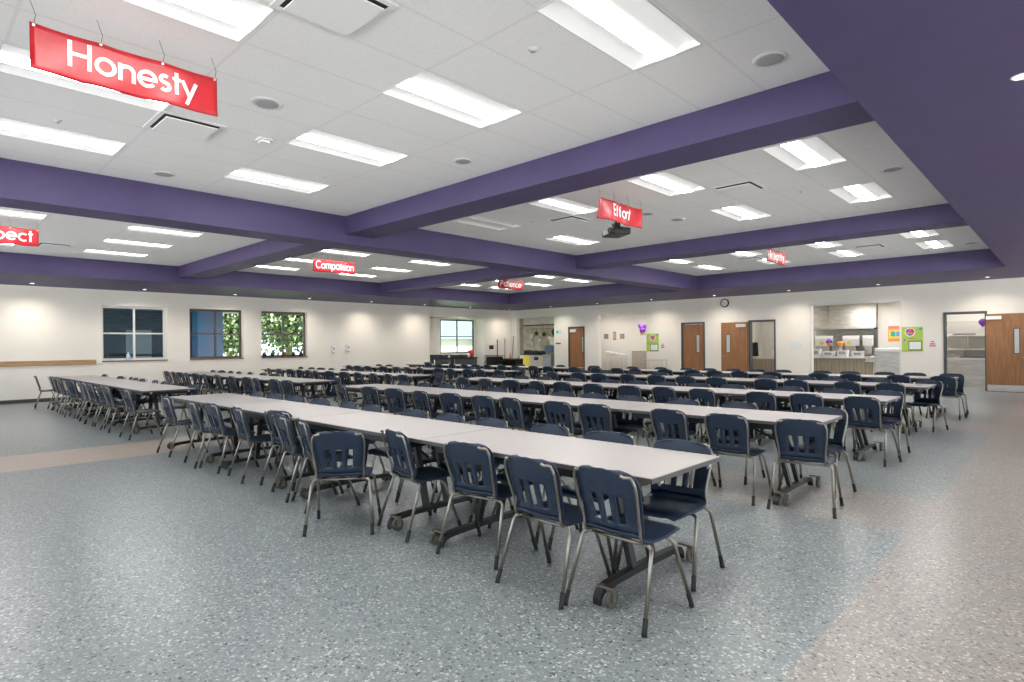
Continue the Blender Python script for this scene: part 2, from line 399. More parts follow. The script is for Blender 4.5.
obj('roof', bm, mat('pale teal metal', (.075, .10, .095), .6), nb)
# purple planters on the sill of window 3
for k, (dy, cm, lb) in enumerate(((9.2, 'purple_paper', 'leftmost small purple pot on the sill of the tree-filled window'), (9.5, 'purple_paper', 'second small purple pot on the tree window sill'),
        (9.95, 'orange', 'small orange brown pot in the middle of the tree window sill'), (10.3, 'purple_paper', 'purple pot right of the orange pot on the window sill'), (10.6, 'purple_paper', 'rightmost purple pot on the tree window sill'))):
    t = thing('flower_pot', lb, 'pot', (WL-.1, dy, WIN[2][2]+.004), 0, 'pots on the window sill')
    bm = bmesh.new(); bm_lathe(bm, [(.05, 0), (.075, .10), (.08, .10), (.08, .12), (.06, .12)], n=12)
    obj('pot', bm, mat('pot paint', (.10, .04, .16) if cm != 'orange' else (.3, .13, .05), .4), t)
    bm = bmesh.new(); bmesh.ops.create_icosphere(bm, subdivisions=2, radius=.055)
    for v in bm.verts: v.co = v.co*(1+.3*math.sin(v.co.x*90)*math.cos(v.co.y*80)) + Vector((0, 0, .14))
    obj('plant', bm, M['leaf'], t)
# bottle on first sill
t = thing('bottle', 'clear pale blue bottle standing on the leftmost window sill', 'bottle', (WL-.1, 4.95, WIN[0][2]+.004))
bm = bmesh.new(); bm_lathe(bm, [(.05, 0), (.055, .02), (.055, .16), (.02, .21), (.018, .23)], n=14); obj('body', bm, mat('pale blue plastic', (.45, .62, .80), .2), t)
bm = bmesh.new(); bm_cyl(bm, (0, 0, .24), .022, .02); obj('cap', bm, M['white_print'], t)

# ---------------------------------------------------------------- troffers
cof_word = ['right front coffer', 'right middle coffer', 'right rear coffer', 'left front coffer', 'left middle coffer', 'left rear coffer']
ordw = ['first', 'second', 'third', 'fourth', 'fifth', 'sixth', 'seventh', 'eighth', 'ninth', 'tenth', 'eleventh', 'twelfth']
def make_troffer():
    t = thing('ceiling_light', '', 'ceiling light')
    bm = bmesh.new(); a, b = TX/2, TY/2
    # pan: frame lip, curved reflector wings
    for x0, x1, y0, y1 in ((-a, -a+.012, -b, b), (a-.012, a, -b, b), (-a+.012, a-.012, -b, -b+.012), (-a+.012, a-.012, b-.012, b)):
        bm_box(bm, x0, x1, y0, y1, -.004, .10)
    obj('frame', bm, M['white_metal'], t)
    bm = bmesh.new(); P = []
    for s in (-1, 1):
        rows = [(.012, 0), (.05, .03), (.11, .05), (.17, .045), (.203, .02)]
        R_ = [[bm.verts.new((s*(a-.012) - s*(d-.012), y, z)) for y in (-b+.012, b-.012)] for d, z in rows]
        for i in range(len(R_)-1):
            f = bm.faces.new((R_[i][0], R_[i][1], R_[i+1][1], R_[i+1][0])); f.smooth = True
    for y in (-b+.013, b-.013):
        bm.faces.new([bm.verts.new(p) for p in ((-a+.012, y, 0), (a-.012, y, 0), (a-.012, y, .06), (-a+.012, y, .06))])
    bm_box(bm, -a+.012, a-.012, -b+.012, b-.012, .07, .10)
    obj('reflector', bm, M['wing'], t)
    bm = bmesh.new(); bm_box(bm, -.098, .098, -b+.02, b-.02, .004, .05, 1)
    for f in bm.faces:
        if all(v.co.z < .01 for v in f.verts): f.material_index = 0
    obj('lens', bm, [M['lens'], M['wing']], t)
    return t
tro = None
lights = [q for q in lights if not (q[2] == 1 and q[3] == 1 and q[0] == 7)]
for (i, yc, c, r) in lights:
    n = (RC.index(i) if i in RC else LC.index(i))
    lab = 'recessed white troffer light in %s, %s row, %s from the right' % (cof_word[c], ('near' if r == 0 else 'far'), ordw[n])
    loc = (GX-(i+.5)*TX, yc, ZC)
    if tro is None: tro = make_troffer(); tro.location = loc; tro['label'] = lab; tro['group'] = 'ceiling troffer lights'
    else:
        q = dup(tro, loc, 0, lab, 'ceiling troffer lights')
        if (i, c, r) == (10, 1, 0):        # this one is switched off
            q['label'] = 'unlit white troffer at the left of the near row, right middle coffer'; del q['group']
            for ch in q.children:
                ch.data = ch.data.copy(); ch.data.materials.clear()
                for _ in range(2): ch.data.materials.append(M['ceil_white'])
# speakers
spk = None
for (x, y, rr, lab) in ((-1.715, 4.795, .11, 'round grey ceiling speaker at the right corner of the front right coffer'), (-5.354, 2.36, .12, 'round white rimmed ceiling speaker right of the Honesty banner'),
        (-8.468, 2.39, .11, 'round ceiling speaker near the purple girder, front right coffer'), (-5.357, 4.78, .1, 'round ceiling speaker beside the first purple cross beam, front right coffer'),
        (-1.678, 8.98, .11, 'round ceiling speaker at the right of the middle right coffer'), (-5.155, 9.8, .11, 'round ceiling speaker right of the Effort banner, far one'),
        (-5.3, 9.0, .1, 'round ceiling speaker just behind the Effort banner'), (-1.656, 17.1, .11, 'round ceiling speaker at the right of the rear right coffer')):
    if spk is None:
        t = thing('ceiling_speaker', lab, 'speaker', (x, y, ZC), 0, 'ceiling speakers')
        bm = bmesh.new(); bm_lathe(bm, [(.120, -.008), (.140, -.007), (.144, 0), (.115, 0)], n=28); obj('rim', bm, M['white_metal'], t)
        bm = bmesh.new(); bm_lathe(bm, [(.005, -.012), (.08, -.011), (.121, -.007), (.11, -.002)], n=28); obj('grille', bm, M['speaker'], t)
        spk = t; t.scale = (rr/.12,)*3
    else: o = dup(spk, (x, y, ZC), 0, lab); o.scale = (rr/.12,)*3
# plaque diffusers
dif = None
for (x, y, lab) in ((-6.50, 2.03, 'square ceiling air diffuser under the right end of the Honesty banner'), (-3.50, 2.0, 'square ceiling air diffuser at the top edge left of centre'),
        (-3.47, 8.45, 'square ceiling air diffuser among lights of the middle right coffer'), (-6.55, 8.4, 'square ceiling air diffuser left of the projector'),
        (-6.2, 15.8, 'square ceiling air diffuser left of the rear right banner'), (-3.43, 15.9, 'square ceiling air diffuser in the rear right coffer, right one'),
        (-15.9, 2.35, 'square ceiling air diffuser beside the banner ending in ect')):
    if dif is None:
        t = thing('air_diffuser', lab, 'air vent', (x, y, ZC), 0, 'ceiling air diffusers')
        box_obj('backing', (-.26, .26, -.26, .26, -.006, .0), M['dark_gap'], t)  # dark plate painted in place of the shade inside the open duct
        bm = bmesh.new()
        for d in ((-.30, -.255, -.30, .30), (.255, .30, -.30, .30), (-.255, .255, -.30, -.255), (-.255, .255, .255, .30)): bm_box(bm, d[0], d[1], d[2], d[3], -.009, -.001)
        obj('frame', bm, M['ceil_white'], t)
        box_obj('plaque', (-.235, .235, -.235, .235, -.034, -.022), M['ceil_white'], t, .003)
        dif = t
    else: dup(dif, (x, y, ZC), 0, lab)
# smoke detector, sprinklers
t = thing('smoke_detector', 'small white square ceiling sensor right of the air diffuser', 'sensor', (-6.3, 2.75, ZC))
box_obj('base', (-.07, .07, -.07, .07, -.02, -.001), M['white_metal'], t, .005)
box_obj('cover', (-.05, .05, -.05, .05, -.045, -.02), M['white_print'], t, .01)
bx_ = None
for (x, y, lab) in ((-2.95, 3.35, 'small ceiling sprinkler cap beside the near right troffer'), (-7.2, 1.1, 'small ceiling sprinkler cap at the left above the light'),
                    (-7.1, 3.9, 'small ceiling sprinkler cap near the purple girder, right of a troffer'), (-2.9, 9.3, 'small sprinkler cap between lights, middle right coffer'), (-7.1, 8.0, 'small sprinkler cap left in the middle right coffer')):
    if bx_ is None:
        t = thing('sprinkler', lab, 'sprinkler', (x, y, ZC+.002), 0, 'ceiling sprinklers')
        bm = bmesh.new(); bm_lathe(bm, [(.04, -.001), (.038, -.006), (.02, -.008), (.012, -.02)], n=16); obj('escutcheon', bm, M['white_metal'], t)
        bm = bmesh.new(); bm_cyl(bm, (0, 0, -.024), .016, .006); obj('deflector', bm, M['stainless'], t); bx_ = t
    else: dup(bx_, (x, y, ZC+.002), 0, lab)
# recessed downlights along the soffit
dl = None
def downlight(x, y, lab, power=26):
    global dl
    if dl is None:
        t = thing('downlight', lab, 'ceiling light', (x, y, ZS), 0, 'small recessed downlights in the purple soffit')
        bm = bmesh.new(); bm_lathe(bm, [(.045, -.001), (.048, -.006), (.060, -.005), (.062, 0), (.05, 0)], n=20); obj('rim', bm, M['white_metal'], t)
        bm = bmesh.new(); bm_cyl(bm, (0, 0, -.002), .045, .003); obj('lamp', bm, M['down'], t); dl = t
        ld = bpy.data.lights.new('downlight_beam', 'SPOT'); ld.energy = power*4; ld.spot_size = math.radians(150); ld.spot_blend = 1.0; ld.shadow_soft_size = .05; ld.color = (1, .93, .82)
        lo = bpy.data.objects.new('downlight_beam', ld); C.objects.link(lo); lo.parent = t; lo.location = (0, 0, -.02)
    else: dup(dl, (x, y, ZS), 0, lab)
M['down'] = mat('downlight lens', (1, 1, 1), .4, emit=(1, .95, .86), estr=9)
for k in range(8):
    downlight(-20.28, 2.52+2.655*k, 'small downlight above the left wall, %s counting from the photo\'s left edge' % ordw[k])
for k in range(7):
    downlight(-17.65+2.66*k, 21.15, 'small downlight above the back wall, %s after the far corner one' % ordw[k])
for k, (x, y) in enumerate(((-.23, 5.25), (-.23, 2.6), (-.23, -.1), (2.4, 5.25), (2.4, 2.6), (2.4, -.1), (2.4, 8), (-.23, 8), (2.4, 11), (2.4, 14), (2.4, 18), (-.23, -2.8))):  # all but the first are unseen, added to light the right side
    downlight(x, y, 'small downlight in the wide purple soffit at the right edge' if k == 0 else 'added unseen downlight in the wide purple soffit, off to the right, %s' % ordw[k-1])

# ---------------------------------------------------------------- banners with stroke lettering
def arc(cx, cy, r, a0, a1, n=14, ry=None):
    ry = ry or r
    return [(cx+r*math.cos(math.radians(a0+(a1-a0)*i/n)), cy+ry*math.sin(math.radians(a0+(a1-a0)*i/n))) for i in range(n+1)]
XH = .68
G = {  # glyph: (advance, [polylines]) cap height 1, x height .68
 'H': (.86, [[(.1, 0), (.1, 1)], [(.72, 0), (.72, 1)], [(.1, .52), (.72, .52)]]),
 'R': (.72, [[(.1, 0), (.1, .94)], [(.1, .94), (.32, .94)]+arc(.32, .71, .23, 90, -90)+[(.1, .48)], [(.34, .48), (.62, 0)]]),
 'C': (.95, [arc(.52, .5, .44, 45, 315, 22)]),
 'P': (.68, [[(.1, 0), (.1, .94)], [(.1, .94), (.32, .94)]+arc(.32, .70, .24, 90, -90)+[(.1, .46)]]),
 'E': (.62, [[(.1, 0), (.1, 1)], [(.1, .94), (.54, .94)], [(.1, .5), (.5, .5)], [(.1, .06), (.54, .06)]]),
 'I': (.26, [[(.13, 0), (.13, 1)]]),
 'o': (.76, [arc(.38, XH/2, .29, 0, 360, 24)]),
 'n': (.66, [[(.1, 0), (.1, XH)], [(.1, .38)]+arc(.33, .38, .23, 180, 0)+[(.56, 0)]]),
 'e': (.76, [[(.09, .33), (.67, .33)]+arc(.38, XH/2, .29, 0, 318, 22)]),
 's': (.50, [arc(.25, .50, .15, 50, 270, 10, .14)+arc(.25, .20, .16, 90, -140, 10, .16)]),
 't': (.36, [[(.18, 0), (.18, .92)], [(.03, .64), (.34, .64)]]),
 'y': (.62, [[(.04, XH), (.31, .06)], [(.58, XH), (.20, -.30)]]),
 'p': (.76, [[(.1, -.3), (.1, XH)], arc(.38, XH/2, .29, 0, 360, 24)]),
 'c': (.66, [arc(.38, XH/2, .29, 48, 312, 18)]),
 'm': (.98, [[(.1, 0), (.1, XH)], [(.1, .40)]+arc(.29, .42, .19, 180, 0)+[(.48, 0)], [(.48, .40)]+arc(.67, .42, .19, 180, 0)+[(.86, 0)]]),
 'a': (.76, [arc(.38, XH/2, .29, 0, 360, 24), [(.67, 0), (.67, XH)]]),
 'i': (.24, [[(.12, 0), (.12, XH)], [(.12, .88), (.12, .96)]]),
 'f': (.46, [[(.18, 0), (.18, .72)]+arc(.32, .78, .14, 180, 80, 8), [(.03, .64), (.36, .64)]]),
 'r': (.40, [[(.1, 0), (.1, XH)], [(.1, .36)]+arc(.33, .40, .23, 175, 80, 8)]),
 'g': (.76, [arc(.38, XH/2, .29, 0, 360, 24), [(.67, XH), (.67, -.06)]+arc(.39, -.05, .28, 0, -150, 10, .24)]),
}
def bm_stroke(bm, pts, w, fn):
    """flat thick polyline; fn maps (u,v,d) to 3D"""
    pts = [Vector(p) for p in pts]; closed = (pts[0]-pts[-1]).length < 1e-4
    L = []
    for i, p in enumerate(pts):
        a = pts[i-1] if i else (pts[-2] if closed else p); b = pts[i+1] if i+1 < len(pts) else (pts[1] if closed else p)
        t1 = (p-a).normalized() if (p-a).length > 1e-6 else (b-p).normalized(); t2 = (b-p).normalized() if (b-p).length > 1e-6 else t1
        t = (t1+t2); t = t.normalized() if t.length > 1e-4 else t1
        k = 1/max(.6, t.dot(t1)); nrm = Vector((-t.y, t.x))*w/2*k
        L.append((p+nrm, p-nrm))
    fr = [[bm.verts.new(fn(q.x, q.y, 1)) for q in s] for s in L]; bk = [[bm.verts.new(fn(q.x, q.y, 0)) for q in s] for s in L]
    for i in range(len(L)-1):
        bm.faces.new((fr[i][0], fr[i][1], fr[i+1][1], fr[i+1][0])); bm.faces.new((fr[i][0], bk[i][0], bk[i+1][0], fr[i+1][0])); bm.faces.new((fr[i][1], bk[i][1], bk[i+1][1], fr[i+1][1]))
def banner(text, X, yc, lab, W=1.14, Hh=.30, ztop=3.592, amp=.012, tilt=0.0, cap=.155, ph=0.0):
    t = thing('banner', lab, 'banner', (X, yc, ztop), 0, 'red hanging banners')
    wave = lambda u, v: amp*math.sin(u*7+ph+v*3)+amp*.5*math.sin(u*17+1+ph-v*9)
    sag = lambda u: -.010*abs(math.sin((u/W+.5)*math.pi*3))
    nx, nz = 36, 10; bm = bmesh.new(); g = {}
    for i in range(nx+1):
        for k in range(nz+1):
            u = -W/2+W*i/nx; v = -Hh*k/nz
            g[i, k] = bm.verts.new((wave(u, v)*(.3+.7*k/nz), u, v+sag(u)*(1-.5*k/nz)))
    for i in range(nx):
        for k in range(nz): f = bm.faces.new((g[i, k], g[i+1, k], g[i+1, k+1], g[i, k+1])); f.smooth = True
    bmesh.ops.recalc_face_normals(bm, faces=bm.faces); bmesh.ops.solidify(bm, geom=list(bm.faces), thickness=.003)
    obj('sheet', bm, M['vinyl'], t)
    width = sum(G[ch][0] for ch in text)*cap
    k0 = min(1.0, W*.90/width); u0 = -width*k0/2+.02; base = -Hh*.5-cap*.36
    bm = bmesh.new()
    def fn_at(u0_):
        def fn(a, b, d):
            u = u0_+a*cap*k0; v = base+b*cap
            kk = -v/Hh
            return (wave(u, v)*(.3+.7*kk)+.004+.0025*d, u, v+sag(u)*(1-.5*kk))
        return fn
    for ch in text:
        for pl in G[ch][1]:
            q = []
            for i in range(len(pl)-1):        # subdivide so that letters follow the waves
                a, b = Vector(pl[i]), Vector(pl[i+1]); m = max(1, int((b-a).length/.12))
                q += [tuple(a+(b-a)*j/m) for j in range(m)]
            q.append(pl[-1]); bm_stroke(bm, q, .135, fn_at(u0))
        u0 += G[ch][0]*cap*k0
    obj('lettering', bm, M['white_print'], t)
    for u in (-.55, -.19, .19, .55):
        u *= W/1.14
        bm = bmesh.new(); bm_cyl(bm, (.004, u, -.016+sag(u)), .009, .008, 'X', 12); obj('grommet', bm, M['stainless'], t)
        bm = bmesh.new(); bm_tube(bm, [(.004, u, -.012+sag(u)), (.002, u+.012, .05), (0, u-.02, ZC-ztop)], .0016, 5); obj('hanging_wire', bm, M['steel_post'], t)
    return t
banner('Honesty', -4.81, 1.166, 'large red banner reading Honesty hanging at the upper left', cap=.177)
banner('Respect', -13.1, 1.155, 'red banner ending in ect at the left edge', ph=1, amp=.02, cap=.21)
banner('Compassion', -13.0, 7.38, 'red banner with long white word in the middle left coffer', ph=2, amp=.02, cap=.19)
banner('Patience', -13.1, 13.70, 'farthest small red banner, left rear coffer', ph=3, amp=.02, cap=.20)
banner('Effort', -4.85, 7.47, 'red banner reading Effort above the projector', ph=4, amp=.03, cap=.17)
banner('Integrity', -4.85, 13.83, 'red and white banner in the rear right coffer', ph=5, amp=.02, cap=.19)

# ---------------------------------------------------------------- projector
t = thing('projector', 'black projector hanging from the ceiling below the Effort banner', 'projector', (-5.31, 8.03, 0), math.radians(-28))
bm = bmesh.new(); bm_box(bm, -.21, .21, -.16, .16, 3.235, 3.345); bm_bevel(bm, .03, 3); obj('body', bm, M['black'], t)
bm = bmesh.new(); bm_cyl(bm, (.14, -.17, 3.29), .05, .06, 'Y', 18); obj('lens', bm, M['steel_post'], t)
bm = bmesh.new()
for k in range(9): bm_box(bm, -.14+k*.022, -.13+k*.022, -.166, -.158, 3.255, 3.325)
obj('vent_grille', bm, M['grey_plastic'], t)
bm = bmesh.new(); bm_tube(bm, [(0, 0, 3.40), (0, 0, ZC)], .02, 12); bm_box(bm, -.05, .05, -.05, .05, 3.395, 3.44)
bm_tube(bm, [(-.14, .08, 3.34), (0, 0, 3.40), (.14, -.08, 3.34)], .012, 6); bm_tube(bm, [(-.14, -.08, 3.34), (0, 0, 3.40), (.14, .08, 3.34)], .012, 6); bm_box(bm, -.08, .08, -.08, .08, ZC-.012, ZC)
obj('ceiling_mount', bm, M['black'], t)
bm = bmesh.new(); bm_tube(bm, catmull([(-.1, 0, 3.34), (-.17, .02, 3.39), (-.14, .03, 3.45), (-.04, .02, 3.46)], 4), .007, 6); obj('cable', bm, M['black'], t)

# ---------------------------------------------------------------- chairs
def chair_profile(t):      # t 0..1 : seat front edge to back top -> (y, z, halfwidth)
    P = [(.268, .414, .150), (.262, .433, .178), (.240, .448, .200), (.18, .457, .216), (.08, .452, .222), (-.02, .446, .218), (-.095, .450, .208), (-.142, .478, .196), (-.162, .53, .196),
         (-.182, .60, .203), (-.200, .66, .210), (-.216, .72, .213), (-.227, .762, .208), (-.235, .795, .188), (-.239, .813, .152), (-.241, .822, .100)]
    s = t*(len(P)-1); i = min(int(s), len(P)-2); f = s-i
    a = P[max(i-1, 0)]; b = P[i]; c = P[i+1]; d = P[min(i+2, len(P)-1)]
    return [.5*((2*b[k])+(c[k]-a[k])*f+(2*a[k]-5*b[k]+4*c[k]-d[k])*f*f+(3*b[k]-a[k]-3*c[k]+d[k])*f**3) for k in range(3)]
UL = [-1, -.97, -.88, -.72, -.52, -.41, -.30, -.20, -.11, 0, .11, .20, .30, .41, .52, .72, .88, .97, 1]
def shell_part(t0, t1, nt, slots=False):
    bm = bmesh.new(); g = {}
    ts = [t0+(t1-t0)*k/nt for k in range(nt+1)]
    for k, t in enumerate(ts):
        y, z, w = chair_profile(t)
        back = max(0, min(1, (z-.455)/.06)) if y < -.05 else 0
        for i, u in enumerate(UL):
            dy = back*.030*u*u            # backrest wraps forward at the sides
            dz = (1-back)*(.012*u*u-.006)  # seat dished
            rim = -.016*max(0, abs(u)-.72)/.28
            g[i, k] = bm.verts.new((u*w, y+dy+(rim*-.4 if back > .5 else 0), z+dz+(rim if back < .5 else 0)))
    for k in range(nt):
        zc = chair_profile((ts[k]+ts[k+1])/2)[1]
        for i in range(len(UL)-1):
            if slots and .520 < zc < .668 and (i in (4, 5) or i in (8, 9) or i in (12, 13)): continue
            f = bm.faces.new((g[i, k], g[i+1, k], g[i+1, k+1], g[i, k+1])); f.smooth = True
    bmesh.ops.delete(bm, geom=[v for v in bm.verts if not v.link_faces], context='VERTS')
    bmesh.ops.recalc_face_normals(bm, faces=bm.faces)
    bmesh.ops.solidify(bm, geom=list(bm.faces), thickness=.011)
    return bm
def make_chair():
    t = thing('cafeteria_chair', '', 'chair')
    obj('seat', shell_part(0, 7/15, 16), M['navy'], t); obj('backrest', shell_part(7/15, 1, 30, True), M['navy'], t)
    # one bent tube: around the backrest, down under the seat and across the front
    def side(s):
        pts = [(s*.135, -.250, .803), (s*.160, -.250, .797)]
        for tt in (.86, .80, .73, .66, .60, .55, .51):
            y, z, w_ = chair_profile(tt); pts.append((s*w_*.955, y+.030*.9-.017, z))
        return pts+[(s*.186, -.135, .440), (s*.180, -.06, .425), (s*.172, .06, .425)]
    bm = bmesh.new(); bm_tube(bm, catmull(side(-1)+[(-.150, .105, .424), (.150, .105, .424)]+side(1)[::-1], 3), .0085, 7)
    obj('back_frame', bm, M['chrome'], t)
    bm = bmesh.new(); bm_tube(bm, [(-.17, -.095, .418), (.17, -.095, .418)], .0105, 8)
    obj('crossbar', bm, M['chrome'], t)
    for s in (-1, 1):
        for f in (-1, 1):
            y0 = -.095 if f < 0 else .10
            foot = Vector((s*.262, (-.232 if f < 0 else .250), .012)); knee = Vector((s*.232, y0+f*.018, .385))
            P = [(s*.165, y0, .4185 if f < 0 else .4205), (s*.20, y0, .417), (s*.222, y0+f*.006, .405), tuple(knee), tuple(knee+(foot-knee)*.15)]
            bm = bmesh.new(); bm_tube(bm, catmull(P, 3)+[tuple(foot)], .0115, 8)
            lg = obj('leg', bm, M['chrome'], t)
            d = (knee-foot).normalized(); bm = bmesh.new(); bm_tube(bm, [foot-Vector((0, 0, .008)), foot+d*.012, foot+d*.075, foot+d*.08], .0150, 10, .0135)
            for v in bm.verts: v.co.z = max(v.co.z, .0005)
            obj('glide', bm, M['rubber'], lg)
    return t
TC = {1: 3.25, 2: 6.05, 3: 8.80, 4: 11.70, 5: 14.40}
NEAR = {('R', 1): [-1.83, -2.34, -3.06, -3.87, None, -5.15, -5.66, -6.13, -6.80, -7.56, -8.05, -9.15],
 ('R', 2): [-1.74, -2.37, -2.97, -3.91, -4.41, -5.16, -5.68, -6.37, -7.01, -7.81, -8.48, -9.29],
 ('R', 3): [-1.83, -2.5, -3.05, -3.93, -4.55, -5.17, -5.89, -6.58, -7.1, -7.85, -8.5, -9.24],
 ('R', 4): [-2.11, -2.73, -3.57, -4.09, -5.05, -5.71, -6.37, -7.01, -7.82, -8.42, -9.19],
 ('R', 5): [-1.76, -2.48, -3.33, -3.99, -4.98, -5.7, -6.3, -6.91, -7.69, -8.5, -9.12, -9.81],
 ('L', 1): [-11.3, -12.55, -13.23, -13.85, -14.43, -15.05, -15.66, -16.30, -16.96, -17.59, -18.2, -18.95],
 ('L', 2): [-11.5, -12.12, -12.93, -13.5, -14.2, -15.27, -15.95, -16.72, -17.33, -17.95, -18.53, -19.12],
 ('L', 3): [-11.3, -11.9, -12.52, -13.28, -13.97, -14.81, -15.4, -15.96, -16.52, -17.1, -17.7, -18.53],
 ('L', 4): [-11.06, -11.72, -12.31, -12.98, -13.58, -14.49, -15.12, -15.7, -16.42, -17.32, -18.0, -18.6],
 ('L', 5): [-10.6, -11.6, -12.25, -12.95, -13.58, -14.3, -14.89, -15.48, -16.1, -16.89, -17.54]}
FAR = {('R', 1): [-1.93, -2.53, -3.16, -3.83, -4.40, -4.97, -5.77, -6.33, -6.92, -7.60, -8.22, -8.82],
 ('R', 2): [-1.85, -2.73, -3.39, -4.08, -4.68, -5.26, -5.92, -6.52, -7.19, -7.78, -8.42, -9.0],
 ('R', 3): [-1.85, -2.45, -3.1, -3.96, -4.54, -5.12, -5.7, -6.3, -7.2, -7.97, -8.59, -9.29],
 ('R', 4): [-1.82, -2.49, -3.19, -3.77, -4.47, -5.41, -6.04, -6.87, -7.57, -8.45, -9.13],
 ('R', 5): [-1.77, -2.38, -2.98, -3.61, -4.21, -5.1, -5.7, -6.31, -6.98, -7.64, -8.42, -9.33],
 ('L', 1): [-11.52, -13.19, -13.88, -14.75, -15.35, -15.95, -16.57, -18.32],
 ('L', 2): [-11.52, -14.44, -15.2, -16.05, -16.7, -17.35, -17.97, -18.6],
 ('L', 3): [-11.4, -14.96, -15.79, -16.6, -17.25, -17.89, -18.66],
 ('L', 4): [-11.3, -13.41, -15.49, -16.31, -17.75, -18.43],
 ('L', 5): [-10.7, -12.04, -13.77, -14.95, -16.39, -17.85, -18.92]}
ROWW = {1: 'front row', 2: 'second row', 3: 'third row', 4: 'fourth row', 5: 'back row'}
rot_over = {('N', 'R', 1, 0): -2, ('N', 'R', 1, 1): -2, ('N', 'R', 1, 2): 8, ('N', 'R', 1, 3): -10, ('N', 'R', 1, 5): -14, ('N', 'R', 1, 6): -10, ('N', 'R', 1, 7): 12, ('N', 'R', 1, 8): -6,
            ('N', 'R', 2, 0): 8, ('N', 'R', 2, 1): 0, ('F', 'R', 1, 0): 4, ('F', 'R', 4, 0): -16, ('N', 'R', 1, 10): -5}
chair0 = None; NCH = 0
def place_chair(x, y, rz, label, group):
    global chair0, NCH
    NCH += 1
    if chair0 is None:
        chair0 = make_chair(); chair0.location = (x, y, 0); chair0.rotation_euler = (0, 0, rz); chair0['label'] = label; chair0['group'] = group
    else: dup(chair0, (x, y, 0), rz, label, group)
for side, D in (('N', NEAR), ('F', FAR)):
    for (b, r), lst in D.items():
        rnd = random.Random(r*10+(b == 'R')+(side == 'F')*100)
        for i, x in enumerate(lst):
            a = rot_over.get((side, b, r, i), rnd.uniform(-9, 9))
            if side == 'N': y = TC[r]-.43+.0+rnd.uniform(-.05, .03); rz = math.radians(a)
            else: y = TC[r]+.43-.165+rnd.uniform(-.01, .06); rz = math.pi+math.radians(a)
            if (side, b, r, i) == ('N', 'R', 1, 0): y = 2.845
            if (side, b, r, i) == ('N', 'R', 1, 2): y = 2.92
            if (side, b, r, i) == ('N', 'R', 1, 3): y = 2.93
            if (side, b, r, i) == ('N', 'R', 1, 7): y = 2.98
            if (side, b, r, i) == ('N', 'L', 1, 11): y = 2.62
            blk = 'right-hand' if b == 'R' else 'left-hand'
            lab = 'navy chair, %s side of %s, %s block, %s from its right end' % ('near' if side == 'N' else 'far', ROWW[r], blk, ordw[i])
            if x is None:
                x, y, rz = -4.36, 2.54, math.radians(49); lab = 'navy chair turned askew, back squarely to viewer, near side of front row, right block'
            place_chair(x, y, rz, lab, 'navy chairs along the %s side of the %s, %s block' % ('near' if side == 'N' else 'far', ROWW[r], blk))

